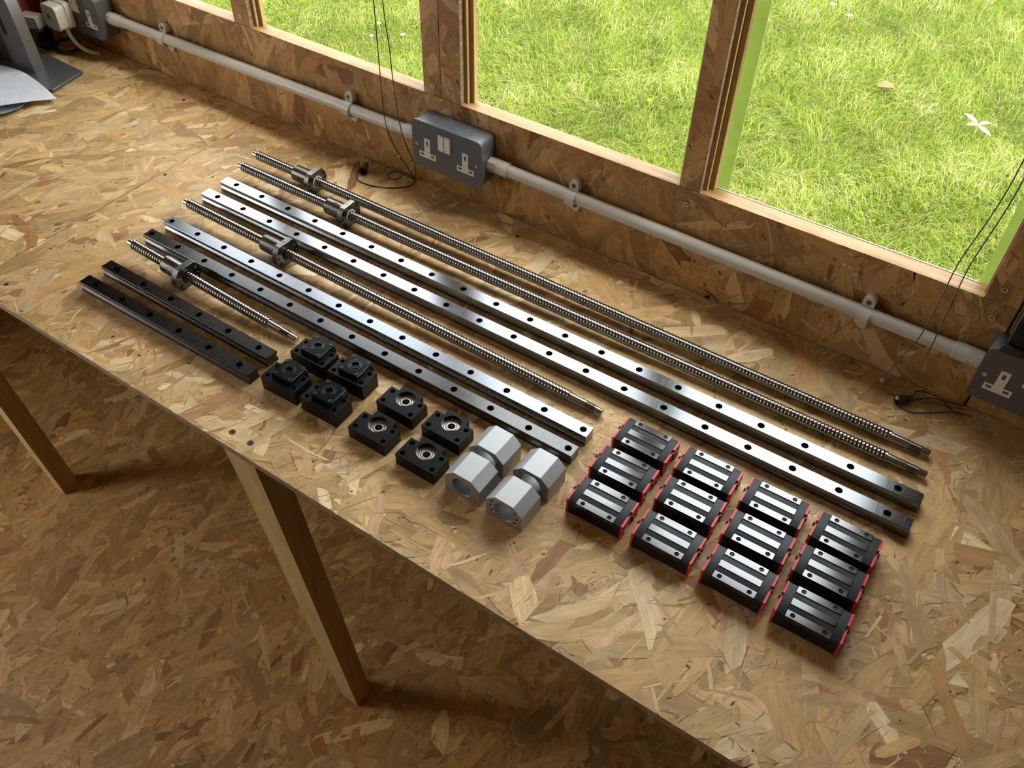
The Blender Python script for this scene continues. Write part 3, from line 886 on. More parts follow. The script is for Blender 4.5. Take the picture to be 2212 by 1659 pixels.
# ------------------------------------------------------------------ aluminium nut housings
prof = [(-26, 0), (26, 0), (26, 28), (13.3, 40), (-13.3, 40), (-26, 28)]
def screw_ring():
    out = []
    for t in (30, 0, -30, 150, 180, 210):
        tt = math.radians(t)
        out.append((circle(19 * math.cos(tt), 20 + 19 * math.sin(tt) * 0.95, 2.1, 12), 12))
    return out
FYn = Matrix(((1, 0, 0, 0), (0, 0, -1, 0), (0, 1, 0, 0), (0, 0, 0, 1)))     # extrude towards -y: holes open at the front
M_HOUS = mesh_of('nut_housing', G().prism(prof, -20, 20, [(circle(0, 20, 14.1, 36), None)] + screw_ring(), FYn), MT['alu'], 14, 0.4)
M_HOUS_B = mesh_of('nut_housing', G().prism(prof, -20, 20, [(circle(0, 20, 14.1, 36), None)] + screw_ring(), FY), MT['alu'], 14, 0.4)
for x, y, deg, me, lab in ((-400.2, 586.7, -1.0, M_HOUS, 'aluminium ball nut housing behind the one with a plain bored face'),
                           (-400.1, 534.8, 0.2, M_HOUS_B, 'aluminium ball nut housing whose near face has no screw holes'),
                           (-334.8, 587.7, -0.8, M_HOUS, 'aluminium ball nut housing touching the end of a medium rail'),
                           (-337.1, 533.0, -1.4, M_HOUS, 'aluminium ball nut housing nearest the red-ended carriages, front row')):
    o = part('nut_housing', me, None)
    o.location = W3(x, y, 0); o.rotation_euler = (0, 0, math.radians(deg))
    tag(o, lab, 'nut housing', 'aluminium ball nut housings')

# ------------------------------------------------------------------ linear carriages
TOP = 25.4
def u_profile(w, z0, z1, slot=11.5, sh=15.5, ch=0.45):
    return [(-w, z0), (-slot, z0), (-slot, sh), (slot, sh), (slot, z0), (w, z0), (w, z1 - ch), (w - ch, z1), (-w + ch, z1), (-w, z1 - ch)]
M_CB = mesh_of('body', G().prism(u_profile(21.2, 1.4, TOP - 0.9), -25.5, 25.5, (), FX), MT['car_black'], 30, 0.2)
M_CAPL = mesh_of('end_cap', G().prism(u_profile(21.4, 0.6, TOP - 0.5), -5, 5, (), FX), MT['car_cap'], 30, 0.4)
def seal_profile():
    z1 = TOP
    return [(-21.6, 0.0), (-11, 0.0), (-11, 15), (11, 15), (11, 0.0), (21.6, 0.0), (21.6, 9), (20.9, 10), (20.9, 14), (21.6, 15), (21.6, z1 - 0.6), (21.0, z1),
            (4.2, z1), (4.2, z1 - 3.2), (-4.2, z1 - 3.2), (-4.2, z1), (-21.0, z1), (-21.6, z1 - 0.6), (-21.6, 15), (-20.9, 14), (-20.9, 10), (-21.6, 9)]
M_SEAL = mesh_of('end_seal', G().prism(seal_profile(), -1.3, 1.3, (), FX), MT['red'], 30, 0.2)
M_PLUG = mesh_of('grease_plug', G().lathe([(0, 3.0), (1.6, 3.0), (1.9, 2.4), (1.9, 1.2), (1.2, 1.1)], 14, FX), MT['nipple'], 30)
M_ESC = mesh_of('seal_screw', G().lathe([(0, 2.2), (0.6, 2.2), (0.8, 1.7)], 12, FX), MT['nipple'], 30)
def land(y0, y1, z0, holes):
    return G().prism(rrect(-25.3, y0, 25.3, y1, 0.3, 1), z0, TOP, [(circle(a, (y0 + y1) / 2, 2.75, 18), None if z0 > 20 else 6.0) for a in holes])
M_LAND_F = mesh_of('steel_land', land(-22, -12.6, 19, (-18, 18)), MT['land'], 30, 0.25)
M_LAND_M = mesh_of('steel_land', land(-4.6, 4.4, 24, ()), MT['land'], 30, 0.25)
M_LAND_B = mesh_of('steel_land', land(12.8, 22, 19, (-18, 18)), MT['land'], 30, 0.25)
tx = bpy.data.curves.new('lettering', 'FONT'); tx.body = 'HGH20CA'; tx.size = 0.0042; tx.extrude = 0.00005; tx.align_x = 'CENTER'; tx.align_y = 'CENTER'
tmp = bpy.data.objects.new('lettering', tx); COL.objects.link(tmp)
bpy.context.view_layer.update()
M_TEXT = bpy.data.meshes.new_from_object(tmp.evaluated_get(bpy.context.evaluated_depsgraph_get()))
bpy.data.objects.remove(tmp)
M_TEXT.materials.clear(); M_TEXT.materials.append(MT['ink'])
def carriage(x, y, deg, label, src=None):
    a = math.radians(deg)
    if src:
        o = copy_tree(src); o.location = W3(x, y, 0); o.rotation_euler = (0, 0, a)
        o['label'] = label
        return o
    o = empty('linear_carriage', x, y, 0, a)
    tag(o, label, 'carriage', 'red-ended linear carriages in a grid')
    part('body', M_CB, None, o)
    part('steel_land', M_LAND_F, None, o); part('steel_land', M_LAND_M, None, o); part('steel_land', M_LAND_B, None, o)
    for s in (-1, 1):
        c = part('end_cap', M_CAPL, None, o); c.location = (s * 0.0305, 0, 0)
        e = part('end_seal', M_SEAL, None, o); e.location = (s * 0.0366, 0, 0)
        for yy, zz, me, nm in ((0, 21.6, M_PLUG, 'grease_plug'), (-16, 18, M_ESC, 'seal_screw'), (16, 18, M_ESC, 'seal_screw'), (-16, 7, M_ESC, 'seal_screw'), (16, 7, M_ESC, 'seal_screw')):
            p = part(nm, me, None, e); p.location = (s * 0.0013, yy / 1000, zz / 1000)
            if s < 0: p.rotation_euler = (0, 0, math.pi)
    t = bpy.data.objects.new('lettering', M_TEXT); t['kind'] = 'stuff'; COL.objects.link(t); t.parent = o; t.location = (-0.006, 0.0086, (TOP - 0.88) / 1000)
    return o
COLN = ('nearest the aluminium housings', 'in the second column from the aluminium housings', 'in the third column from the aluminium housings', 'in the column farthest from the aluminium housings')
ROWN = ('back row', 'middle row', 'front row')
CAR = [[(-250, 707.5, -0.1), (-250.4, 650.2, 1.0), (-247.6, 592.3, 0.9)], [(-163.6, 708.3, 0.7), (-161.2, 653, 1.0), (-159.4, 592.6, 0.6)],
       [(-76, 708.4, 0.8), (-73.6, 652.2, 0.7), (-70.9, 594.1, 0.2)], [(11.8, 708.1, -0.6), (12.4, 653.1, 0.5), (15.3, 594.5, 0.9)]]
first = None
for ci, colm in enumerate(CAR):
    for ri, (x, y, d) in enumerate(colm):
        lab = 'red-ended linear carriage, %s, %s' % (ROWN[ri], COLN[ci])
        o = carriage(x, y, d, lab, first)
        first = first or o

# ------------------------------------------------------------------ sockets
def t_shape(cx, cz):
    return [(cx - 17, cz - 5.5), (cx + 17, cz - 5.5), (cx + 17, cz + 5.2), (cx + 6, cz + 5.2), (cx + 6, cz + 31), (cx - 6, cz + 31), (cx - 6, cz + 5.2), (cx - 17, cz + 5.2)]
def rect2(cx, cz, w, h):
    return [(cx - w / 2, cz - h / 2), (cx + w / 2, cz - h / 2), (cx + w / 2, cz + h / 2), (cx - w / 2, cz + h / 2)]
def outline(cx, cz, w, h, r):
    return rrect(cx - w / 2, cz - h / 2, cx + w / 2, cz + h / 2, r)
def socket_box(xc, zc, label, mat, depth=41.0):
    o = empty('socket_box', xc, WALL, zc)
    tag(o, label, 'socket', 'grey metal double sockets')
    # frame: extrude towards the room (-y)
    part('back_box', G().prism(outline(0, 0, 137, 82, 9), 0, depth - 4, (), FYn), mat, o, 40, 0.8)
    part('face_plate', G().prism(outline(0, 0, 140, 85, 9), depth - 5, depth, (), FYn), mat, o, 40, 1.0)
    for s in (-1, 1):
        cx = s * 38.5 - 0.5
        slots = [(rect2(cx, -17 + 22, 4.2, 8.4), 0.9), (rect2(cx - 10.6, -16.5, 7.0, 4.2), 0.9), (rect2(cx + 10.6, -16.5, 7.0, 4.2), 0.9)]
        ins = part('outlet_insert', G().prism(t_shape(cx, -17), depth - 1, depth + 0.5, slots, FYn), MT['white_plastic'], o, 30)
        for (pl, d) in slots:
            mx = sum(p[0] for p in pl) / 4; mz = sum(p[1] for p in pl) / 4
            w = max(p[0] for p in pl) - min(p[0] for p in pl); h = max(p[1] for p in pl) - min(p[1] for p in pl)
            part('slot', G().prism(rect2(mx, mz, w - 0.1, h - 0.1), depth - 0.6, depth - 0.3, (), FYn), MT['slot'], ins)
        sc = part('plate_screw', mesh_of('plate_screw', G().prism(circle(0, 0, 3.0, 16), 0, 0.8, [(rect2(0, 0, 4.6, 0.9), 0.6)]), MT['fixing'], 30), None, o)
        sc.location = (s * 0.0603, -depth / 1000, -0.001); sc.rotation_euler = (math.pi / 2, 0.5 * s, 0)
        tilt = 0.10 * s
        rk = part('rocker', G().prism(rect2(0, 0, 12.2, 27), 0, 2.4, (), FYn), MT['white_plastic'], o, 30, 0.4)
        rk.location = ((-3 + s * 6.4) / 1000, -depth / 1000, 0.0155); rk.rotation_euler = (0, 0, 0.09 * -1)
    part('rocker_frame', G().prism(rect2(-3, 15.5, 27, 28.5), depth - 0.5, depth + 0.4, (), FYn), MT['white_plastic'], o, 30)
    for dx in (-32, 2, 36):
        k = part('knockout', G().lathe([(41.1, 10.0), (41.5, 9.6), (41.5, 9.0), (41.1, 8.6)], 28, FZ, False), mat, o, 30)
        k.location = (dx / 1000, -0.019, 0)
    return o
ZS = 104.5
socket_box(-780.8, ZS, 'grey double socket box between the cords and the conduit, nothing plugged in', MT['grey_metal'])
socket_box(132.0, 95.5, 'grey double socket box with a black ribbed adaptor on it', MT['grey_metal_r'])
socket_box(-1719.0, 93.0, 'grey double socket box with a white plug in it', MT['grey_metal_r'])

# plug and its cable
pl = empty('mains_plug', -1757.0, WALL - 43.2, 86)
tag(pl, 'white square mains plug pushed into the socket behind the grey stand', 'plug')
part('plug_body', G().prism(outline(0, 0, 50, 52, 8), 0.0, 14, (), FYn), MT['white_plastic'], pl, 40, 1.0)
part('plug_cover', G().prism(outline(0, 0, 48, 50, 9), 16.0, 36, (), FYn), MT['white_plastic'], pl, 40, 3.0)
part('plug_seam', G().prism(outline(0, 0, 46, 48, 8), 13.5, 16.5, (), FYn), MT['conduit'], pl, 40)
bd = part('badge', G().prism([(8 * 0.5 * math.cos(t * math.pi / 10) * 1.1, 6 * 0.5 * math.sin(t * math.pi / 10) * 1.4) for t in range(20)], 36, 36.4, (), FYn), mat_plain('brown_badge', (0.10, 0.03, 0.02), 0.5), pl, 40)
bd.location = (-0.004, 0, 0.002)
part('cable', G().tube(spline([(6, -12, -22), (10, -13, -40), (20, -8, -62), (34, 4, -78), (44, 18, -84)]), 4.4, 10), MT['white_plastic'], pl, 60)

# black ribbed adaptor standing on the right-hand box
ad = empty('power_adaptor', 108, WALL - 20, 138.2)
tag(ad, 'black ribbed power adaptor standing on the right grey socket box', 'adaptor')
part('adaptor_body', G().prism(outline(0, 34, 62, 68, 5), -18, 20, (), FYn), MT['dark_plastic'], ad, 40, 1.0)
for k in range(12):
    part('rib', G().prism(outline(0, 12 + k * 4.4, 64.5, 2.2, 1.0), -19, 21.4, (), FYn), MT['dark_plastic'], ad, 40)
part('foot_block', G().box(-36, -10, -27, -19, 1, 13), MT['dark_plastic'], ad, 40, 1.0)

# ------------------------------------------------------------------ conduit and saddles
RC, YC = 10.0, WALL - 14.5
def conduit_run(x0, z0, x1, z1, label, ends):
    o = empty('conduit_pipe', x0, YC, z0)
    tag(o, label, 'conduit', 'off-white plastic conduit along the wall')
    a = math.atan2(z1 - z0, x1 - x0)
    o.rotation_euler = (0, -a, 0)
    L = math.hypot(x1 - x0, z1 - z0)
    part('pipe', G().lathe([(6, RC), (L - 6, RC)], 32, FX), MT['conduit'], o, 40)
    for s, kind in zip((0, 1), ends):
        f = FX if s == 0 else Matrix.Translation((L, 0, 0)) @ Matrix.Scale(-1, 4, (1, 0, 0)) @ FX
        if kind:
            c = part('adaptor_hex', G().lathe([(0, 12.6), (16, 12.6)], 8, f), MT['conduit'], o, 20, 0.5)
            part('adaptor_sleeve', G().lathe([(15.8, 12.2), (36, 12.2), (36.6, 11.4)], 32, f), MT['conduit'], o, 30)
            part('lock_ring', G().lathe([(-1.5, 10), (1.0, 10)], 20, f), MT['fixing_dark'], o, 30)
    return o
conduit_run(-1650, 91.5, -849.5, 100.0, 'off-white conduit between the left and middle socket boxes', (1, 1))
conduit_run(-712.0, 98.5, 62.5, 93.0, 'off-white conduit between the middle and right socket boxes', (1, 1))

def saddle(x, zc, label):
    o = empty('conduit_saddle', x, WALL, zc)
    tag(o, label, 'pipe clip', 'plastic saddles holding the conduit')
    yc = YC - WALL
    # strap around the pipe
    pts_o, pts_i = [], []
    n = 18
    for k in range(n + 1):
        t = math.radians(80 + 180 * k / n)            # the room side half (towards -y)
        pts_o.append((math.cos(t) * (RC + 3.2) + yc, math.sin(t) * (RC + 3.2)))
        pts_i.append((math.cos(t) * (RC + 0.2) + yc, math.sin(t) * (RC + 0.2)))
    poly = [(0, pts_o[0][1])] + pts_o + [(0, pts_o[-1][1])] + [(0, pts_i[-1][1])] + pts_i[::-1] + [(0, pts_i[0][1])]
    part('strap', G().prism(poly, -8.5, 8.5, (), FX), MT['conduit'], o, 40, 0.3)
    lug = []
    for k in range(13):
        t = math.pi * k / 12
        lug.append((8.5 * math.cos(t), 21 + 8.5 * math.sin(t)))
    part('lug', G().prism(lug + [(-8.5, 8), (8.5, 8)], 0, 13, (), FYn), MT['conduit'], o, 40, 0.6)
    lug2 = [(a, -b) for a, b in lug] 
    part('lug', G().prism((lug2 + [(-8.5, -10), (8.5, -10)])[::-1], 0, 5, (), FYn), MT['conduit'], o, 40, 0.6)
    for z, d in ((21, 13), (-21.5, 5.0)):
        p = part('screw', M_SCREW_DK if z > 0 else M_SCREW, None, o)
        p.location = (0, -d / 1000, z / 1000); p.rotation_euler = (math.pi / 2, 0.4, 0); p.scale = (0.8, 0.8, 0.8); part('recess_shade', M_RECESS_SHADE, None, p)
    return o
saddle(-1490.5, 91.5, 'conduit clip nearest the left socket box')
saddle(-1013.5, 98.0, 'conduit clip beside the hanging cords, left of the middle socket box')
saddle(-556.6, 94.5, 'conduit clip just right of the middle socket box')
saddle(-92.5, 90.5, 'conduit clip nearest the right socket box')

# ------------------------------------------------------------------ blind cords
def cord(name, g_list, label, root, cat='cord'):
    o = empty(name, *root)
    tag(o, label, cat, 'blind cords hanging by the windows')
    R = Vector(root)
    for nm, g, m in g_list:
        p = part(nm, g, m, o, 60)
        p.location = -R / 1000.0
    return o
def bead(c, r=3.2, ax=FZ):
    m = Matrix.Translation(c) @ ax
    return G().lathe([(-r, 0.6), (-r * 0.7, r * 0.7), (0, r), (r * 0.7, r * 0.7), (r, 0.6)], 14, m)
cl1 = [(-918, 1004, 758), (-917.5, 1004, 480), (-918, 1004.5, 320), (-919, 1005, 205), (-917, 1003, 150), (-913, 1001, 112), (-908, 1008, 75), (-902, 1018, 44), (-893, 1022, 28), (-884, 1024, 12), (-880, 1024, 3)]
cl2 = [(-897, 1000, 758), (-897, 1000, 480), (-896.5, 1001, 320), (-893, 1003, 250), (-892, 1004, 200), (-886, 1002, 150), (-880, 1001, 112), (-875, 1008, 75), (-872, 1018, 42), (-874, 1024, 18), (-879, 1025, 3)]
loop = [(-880, 1024, 3), (-876, 1018, 1.4), (-875, 1005, 1.2), (-884, 993, 1.2), (-905, 977, 1.2), (-932, 967, 1.2), (-957, 966.5, 1.2), (-971, 977, 1.2), (-981, 993, 1.2), (-982, 1006, 3), (-976, 1012, 7), (-972, 1004, 9)]
loop2 = [(-880, 1025, 3), (-900, 1030, 2.4), (-922, 1029, 2.6), (-945, 1027, 2.2), (-962, 1025, 3.0), (-974, 1019, 6), (-976, 1010, 8), (-972, 1003, 9)]
ringp = [(-880, 1025, 2.5), (-905, 1026, 2.6), (-914, 1028, 2.2), (-926, 1025, 1.6), (-928, 1011, 1.4), (-918, 1003, 1.4), (-907, 1008, 1.6), (-904, 1020, 2.4), (-911, 1029, 3.6)]
acorn_f = Matrix.Translation((-966, 993, 9.2)) @ Matrix.Rotation(math.radians(-62), 4, 'Z') @ Matrix.Rotation(math.radians(90), 4, 'Y')
acorn = G().lathe([(-13, 2.5), (-12, 5.2), (0, 7.0), (9, 8.2), (10, 8.4), (10, 6.8), (2, 6.0), (2, 0.3)], 20, acorn_f)
cord('blind_cord', [('cord_strand', G().tube(spline(cl1), 0.85, 7), MT['cord']), ('cord_strand', G().tube(spline(cl2), 0.85, 7), MT['cord']),
                    ('cord_loop', G().tube(spline(loop), 0.85, 7), MT['cord']), ('cord_loop', G().tube(spline(loop2), 0.8, 7), MT['cord_brown']),
                    ('cord_loop', G().tube(spline(ringp), 0.8, 7), MT['cord']),
                    ('bead', bead((-902, 1018, 44)), MT['clear']), ('bead', bead((-872.5, 1018, 42)), MT['clear']), ('acorn', acorn, MT['acorn'])],
     'pair of dark blind cords looping on the bench beside the middle socket box', (-880, 1024, 0))
cr1 = [(0, 1006, 758), (0, 1006, 500), (0, 1006, 372), (-3, 1006, 310), (-13, 1006, 230), (-14, 1004, 190), (-14, 1002, 150), (-17, 1000, 105), (-24, 1004, 70), (-30, 1009, 38), (-35.5, 1011, 9)]
cr2 = [(9, 1006, 758), (9, 1006, 500), (8.5, 1006, 352), (6, 1006, 300), (-0.5, 1006, 235), (-1, 1004, 190), (0, 1002, 150), (1, 999, 105), (0, 996, 70), (-4, 988, 38), (-8, 984, 12)]
p_ = [(-35, 1008, 4), (-32, 1002, 1.6), (-20, 994, 1.5), (-6, 997, 2.5), (25, 1012, 3), (47, 1015, 1.5), (64, 1021, 1.5), (76, 1026, 1.5)]
q_ = [(0, 1000, 4), (9, 1011, 3), (10, 1020, 2.5), (20, 1027, 2), (43, 1027, 1.6), (56, 1028, 1.5), (70, 1029, 1.5)]
r_ = [(-2, 980, 4), (6, 977.5, 1.6), (18, 978.5, 1.5), (40, 994, 1.5), (60, 1010, 1.5), (75, 1016, 1.5), (87, 1018, 1.5)]
s_ = [(3, 990, 6), (14, 1003, 2), (28, 1018, 2), (44, 1023, 1.6), (60, 1013, 1.4), (76, 1014, 1.4)]
acorn_f2 = Matrix.Translation((0, 987.5, 8.2)) @ Matrix.Rotation(math.radians(45), 4, 'Z') @ Matrix.Rotation(math.radians(-90), 4, 'Y')
acorn2 = G().lathe([(-12, 2.5), (-11, 4.8), (0, 6.4), (9, 7.4), (10, 7.4), (10, 6.2), (2, 5.6), (2, 0.3)], 20, acorn_f2)
cord('blind_cord', [('cord_strand', G().tube(spline(cr1), 0.85, 7), MT['cord_brown']), ('cord_strand', G().tube(spline(cr2), 0.85, 7), MT['cord_brown']),
                    ('cord_tail', G().tube(spline(p_), 0.8, 7), MT['cord_brown']), ('cord_tail', G().tube(spline(q_), 0.8, 7), MT['cord']), ('cord_tail', G().tube(spline(r_), 0.8, 7), MT['cord_brown']),
                    ('cord_tail', G().tube(spline(s_), 0.8, 7), MT['cord']),
                    ('bead', bead((-35.5, 1010, 5.5), 4.0), MT['clear']), ('bead', bead((-7.5, 983, 10.5), 3.6), MT['clear']), ('acorn', acorn2, MT['acorn'])],
     'pair of brownish blind cords ending in a dark acorn by the right socket box', (0, 990, 0))

# ------------------------------------------------------------------ things at the far left of the bench
st = empty('monitor_stand', -1760, 890, 0)
tag(st, 'grey metal monitor stand with a slotted column on a thin flat base', 'stand')
base = [(-1650, 851), (-1668, 936), (-1740, 941), (-1905, 905), (-1900, 800), (-1810, 800)]
base = [(x + 1760, y - 890) for x, y in [(-1651, 851), (-1669, 935), (-1905, 945), (-1905, 800), (-1800, 790)]]
part('base_plate', G().prism(base, 0.5, 6.5), MT['stand'], st, 30, 1.0)
colp = [(x + 1760, z) for x, z in [(-1736, 6), (-1738, 60), (-1744, 140), (-1762, 205), (-1800, 300), (-1930, 300), (-1930, 6)]]
slot_ = [(x + 1760, z) for x, z in rrect(-1800, 70, -1786, 140, 6.5, 6)]
part('column', G().prism(colp, 5, 17, [(slot_, 8)], FYn), MT['stand'], st, 30, 0.8)
part('column_edge', G().prism([(x + 1, z) for x, z in colp[:5]] + [(x - 1.5, z) for x, z in colp[:5][::-1]], -5, 17.2, (), FYn), MT['stand_side'], st, 30)

tr = solid('shallow_dish', G().lathe([(0, 36), (1.5, 40), (7, 50), (8, 50), (3, 39), (2.2, 0.5)], 48), MT['tray'], (-1690, 762, 0), 40)
tag(tr, 'blue-grey shallow dish under the white kitchen paper', 'dish')
# quilted paper sheet lying over the dish
g = G()
nu, nv = 170, 120
vsn, fsn = [], []
rs = np.random.RandomState(9)
for i in range(nu):
    for j in range(nv):
        s, t = i / (nu - 1), j / (nv - 1)
        # corners follow the sheet's outline seen on the bench
        A, B, C_, D = Vector((-1845, 850)), Vector((-1612, 832)), Vector((-1670, 735)), Vector((-1850, 700))
        p = (A * (1 - s) + B * s) * (1 - t) + (D * (1 - s) + C_ * s) * t
        p.y += 12 * math.sin(math.pi * s) * (1 - t)
        d = math.hypot(p.x + 1705, p.y - 795)
        z = 12.5 + 2.0 * math.sin(s * 5 + t * 3) - max(0, d - 72) * 0.10
        z += 0.7 * math.sin(p.x * 1.35 + p.y * 0.3) * (1 if (int((p.x + 3000) / 22) + int(p.y / 22)) % 2 else 0.15)
        vsn.append((p.x + 1705, p.y - 795, max(z, 8.2)))
for i in range(nu - 1):
    for j in range(nv - 1):
        a = i * nv + j
        fsn.append((a, a + 1, a + nv + 1, a + nv))
g.add(vsn, fsn)
pp = solid('kitchen_paper', g, MT['paper'], (-1705, 795, 0), 60)
pp.modifiers.new('thickness', 'SOLIDIFY').thickness = 0.0006
tag(pp, 'white quilted kitchen paper in front of the grey monitor stand', 'paper')

ck = empty('cable_coil', -1782, 985, 0)
tag(ck, 'black coiled lead lying on the bench under the white plug', 'cable')
pts = [(30 * math.cos(t) * 1.0, 22 * math.sin(t), 6 + 8 * (0.5 + 0.5 * math.sin(t))) for t in np.linspace(0, 2 * math.pi * 1.9, 50)]
part('lead', G().tube(pts, 3.6, 8), MT['dark_plastic'], ck, 60)
part('connector', G().prism(rrect(-62, -30, -28, -8, 4), 0.5, 16), MT['dark_plastic'], ck, 40, 1.0)
bx = solid('adaptor_brick', G().box(-26, 26, -18, 18, 0.3, 34), MT['dark_plastic'], (-1862, 975, 0), 40, 2.0)
tag(bx, 'black power brick in the dark corner behind the monitor stand', 'adaptor')
wb = solid('small_white_box', G().box(-22, 22, -13, 13, 0, 26), MT['white_plastic'], (-1846, 945, 34.4), 40, 1.2, 0.3)
wb.location = W3(-1862, 972, 34.4)
tag(wb, 'small white box on the black power brick', 'box')
rd = solid('red_holder', G().prism(rrect(-16, -16, 16, 16, 6), 0, 120), MT['red_thing'], (-1905, 1005, 0), 40, 2.0)
tag(rd, 'dark red upright holder in the corner by the wall', 'holder')
pk = solid('green_packet', G().box(-35, 35, -5, 5, 0, 95), MT['green_thing'], (-1868, 818, 6.5), 40, 1.0, 0.1)
tag(pk, 'dark green packet leaning by the monitor stand column', 'packet')

# ------------------------------------------------------------------ lawn outside
GZ = -950.0
ground = solid('lawn_ground', G().add([(-9000, WALL + 40, GZ), (7000, WALL + 40, GZ), (7000, 14000, GZ), (-9000, 14000, GZ)], [(0, 1, 2, 3)]), MT['soil'], (0, 0, 0), None)
tag(ground, 'green ground under the lawn outside the windows', 'ground', kind='stuff')
def lawn(n, seed):
    rs = np.random.RandomState(seed)
    m = int(n * 2.6)
    x = rs.uniform(-4600, 1500, m); y = rs.uniform(WALL + 900, 5900, m)
    keep = (rs.rand(m) < np.clip((2600.0 / np.hypot(x * 0.6, y)) ** 1.6, 0.12, 1.0)) & (x > -1.45 * y + 100 - 600) & (x < 0.55 * y + 300)
    x, y = x[keep][:n], y[keep][:n]
    n = len(x)
    f = np.sin(x / 210 + 1.7) * np.sin(y / 170 + 0.6) + 0.6 * np.sin(x / 95 - y / 120) + 0.5 * np.sin(x / 47 + y / 63 + 2)
    clump = 0.5 + 0.25 * f
    hgt = rs.uniform(26, 80, n) * (0.7 + 0.55 * clump)
    wid = rs.uniform(1.3, 3.2, n)
    az = rs.uniform(-1.9, 1.9, n) + 5.0 * np.sin(x / 260 + 0.8 * np.sin(y / 190)) + 2.5 * np.sin(y / 230 + 1.0)
    lean = rs.uniform(0.45, 1.75, n)
    dx, dy = np.cos(az), np.sin(az)
    px, py = -dy, dx
    zb = rs.uniform(0, 10, n)
    V = np.empty((n, 5, 3))
    mid = 0.5
    def at(t, w):
        q = lean * t ** 1.5
        X = x + dx * hgt * np.sin(q) * t * 1.1; Y = y + dy * hgt * np.sin(q) * t * 1.1; Z = GZ + zb + hgt * t * np.cos(q * 0.8)
        return X, Y, Z, w
    for k, (t, w, s) in enumerate(((0, 0.5, -1), (0, 0.5, 1), (0.55, 0.42, 1), (0.55, 0.42, -1), (1.0, 0.0, 0))):
        X, Y, Z, w = at(t, w)
        V[:, k, 0] = X + px * wid * w * s; V[:, k, 1] = Y + py * wid * w * s; V[:, k, 2] = Z
    base = (np.arange(n) * 5)[:, None]
    me = bpy.data.meshes.new('lawn')
    idx = np.concatenate([base + np.array([[0, 1, 2, 3]]), base + np.array([[3, 2, 4]])], 1).ravel()
    me.vertices.add(n * 5); me.loops.add(n * 7); me.polygons.add(n * 2)
    me.vertices.foreach_set('co', ((V + np.array([0, 0, FLOOR])) / 1000).ravel().astype(np.float32))
    me.loops.foreach_set('vertex_index', idx.astype(np.int32))
    st_ = (np.arange(n) * 7)[:, None] + np.array([[0, 4]])
    me.polygons.foreach_set('loop_start', st_.ravel().astype(np.int32))
    me.update(calc_edges=True)
    C = np.array([[0.22, 0.30, 0.03], [0.31, 0.37, 0.055], [0.11, 0.19, 0.02], [0.40, 0.42, 0.12], [0.52, 0.44, 0.24], [0.17, 0.25, 0.07]])
    pick = rs.choice(6, n, p=[0.27, 0.27, 0.16, 0.17, 0.07, 0.06])
    pick = np.where((rs.rand(n) < 0.16) & (f > 0.7), 4, pick)
    t = C[pick] * rs.uniform(0.8, 1.15, (n, 1)) * (0.94 + 0.10 * f)[:, None]
    ca = me.color_attributes.new('tone', 'FLOAT_COLOR', 'POINT')
    t4 = np.concatenate([t, np.ones((n, 1))], 1)
    ca.data.foreach_set('color', np.repeat(t4, 5, 0).ravel().astype(np.float32))
    me.materials.append(MT['grass'])
    o = bpy.data.objects.new('lawn', me)
    COL.objects.link(o)
    tag(o, 'sunlit uncut green grass outside the windows', 'grass', kind='stuff')
lawn(340000, 5)

def flower(x, y, mat, r, label):
    o = empty('flower', x, y, GZ)
    tag(o, label, 'flower', 'small flowers in the lawn')
    part('stem', G().tube([(0, 0, 0), (2, 1, 30), (0, 0, 58)], 1.0, 6), MT['pale_leaf'], o, 60)
    for k in range(9):
        a = 2 * math.pi * k / 9
        c, s = math.cos(a), math.sin(a)
        g = G().add([(0, 0, 58), (c * r * 0.6 - s * r * 0.26, s * r * 0.6 + c * r * 0.26, 63), (c * r, s * r, 61), (c * r * 0.6 + s * r * 0.26, s * r * 0.6 - c * r * 0.26, 63), (c * r * 0.6, s * r * 0.6, 60.5)],
                    [(0, 1, 2, 3), (0, 4, 1), (0, 3, 4), (1, 4, 2), (2, 4, 3)])
        part('petal', g, mat, o, None)
    part('flower_centre', G().lathe([(58, 0.5), (60, r * 0.3), (63, r * 0.25), (65, 0.3)], 10), MT['petal_y'], o, 60)
    return o
def ground_at(u, v, z=GZ + 40):
    R = np.array([[0.82855979, 0.5595298, 0.02037346], [0.41515805, -0.58954304, -0.69288007], [-0.37567602, 0.58255077, -0.72076496]])
    d = np.array([(u - 1106) / 1903.198, (v - 829.5) / 1903.198, 1.0]) @ R
    k = (z - 878.933) / d[2]
    return d[0] * k, d[1] * k
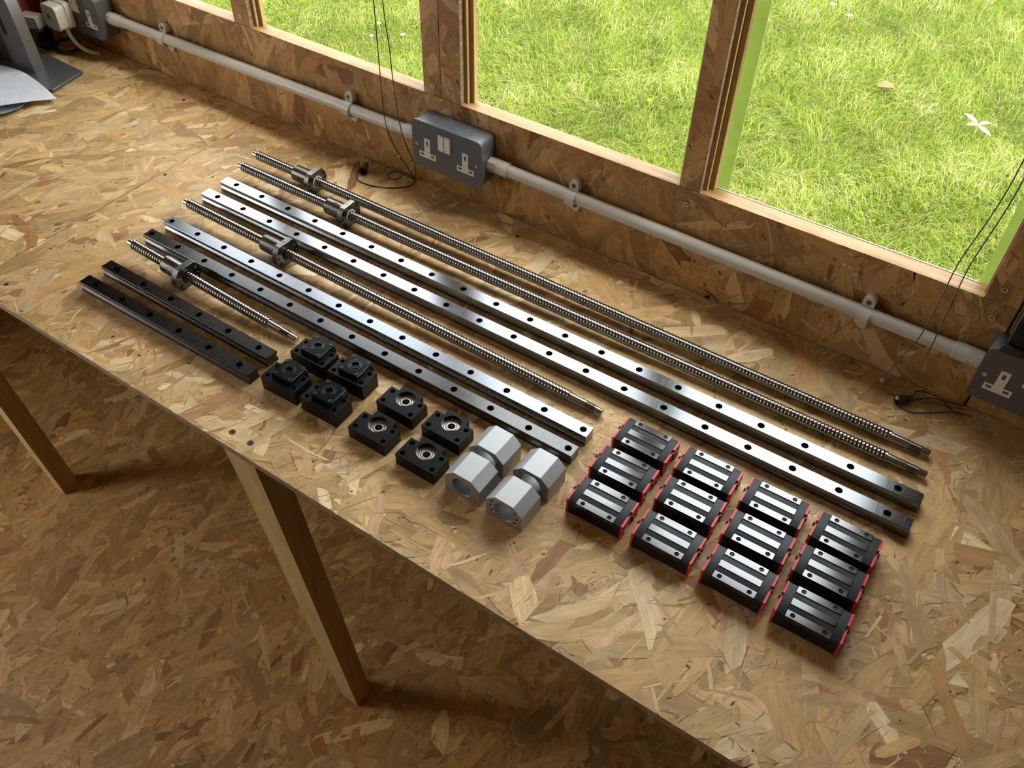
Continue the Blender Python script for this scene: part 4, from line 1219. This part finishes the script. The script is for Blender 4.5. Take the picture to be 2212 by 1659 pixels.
for u, v, m, r, lab in ((1797, 18, 'petal', 16, 'white flower in the grass, leftmost of the three behind the right pane'),
                        (1832, 42, 'petal', 17, 'white flower in the grass, lowest of the three behind the right pane'),
                        (1880, 6, 'petal', 16, 'white flower in the grass, farthest out behind the right pane'),
                        (820, 60, 'petal', 11, 'tiny white flower in the grass, upper one between the hanging cords'),
                        (803, 87, 'petal', 11, 'tiny white flower in the grass, left of the hanging cords'),
                        (871, 84, 'petal', 13, 'white flower in the grass right of the hanging cords'),
                        (1402, 226, 'petal_y', 14, 'yellow flower in the grass behind the middle pane')):
    x, y = ground_at(u, v)
    flower(x, y, MT[m], r, lab)
x, y = ground_at(1912, 190)
lf = solid('dry_leaf', G().add([(-38, -14, 2), (-10, -26, 10), (30, -18, 16), (42, 2, 6), (20, 22, 14), (-14, 24, 18), (-34, 8, 6), (0, 0, 4)],
                               [(0, 1, 7), (1, 2, 7), (2, 3, 7), (3, 4, 7), (4, 5, 7), (5, 6, 7), (6, 0, 7)]), MT['dry_leaf'], (x, y, GZ + 42), 60)
lf.modifiers.new('thickness', 'SOLIDIFY').thickness = 0.0008
tag(lf, 'curled dry brown leaf lying on the lawn', 'leaf')
x, y = ground_at(2105, 285)
sd = empty('seedling', x, y, GZ)
tag(sd, 'pale green seedling with pointed leaves standing in the lawn', 'plant')
part('stem', G().tube(spline([(0, 0, 0), (3, -4, 35), (0, 0, 70)], 4), 2.0, 6), MT['pale_leaf'], sd, 60)
for a, L, dz in ((150, 75, 22), (35, 50, 18), (-30, 72, 0), (200, 40, 5)):
    t = math.radians(a)
    c, s = math.cos(t), math.sin(t)
    pf = []
    for k in range(7):
        q = k / 6
        w = 13 * math.sin(math.pi * min(1, q * 0.92 + 0.05)) ** 0.9
        zc = 68 + dz * math.sin(q * 1.6) - 10 * q * q
        for e in (-1, 0, 1):
            pf.append((c * L * q - s * w * e, s * L * q + c * w * e, zc + abs(e) * 3))
    ff = []
    for k in range(6):
        for e in (0, 1):
            b = k * 3 + e
            ff.append((b, b + 1, b + 4, b + 3))
    lo = part('leaf', G().add(pf, ff), MT['pale_leaf'], sd, 60)
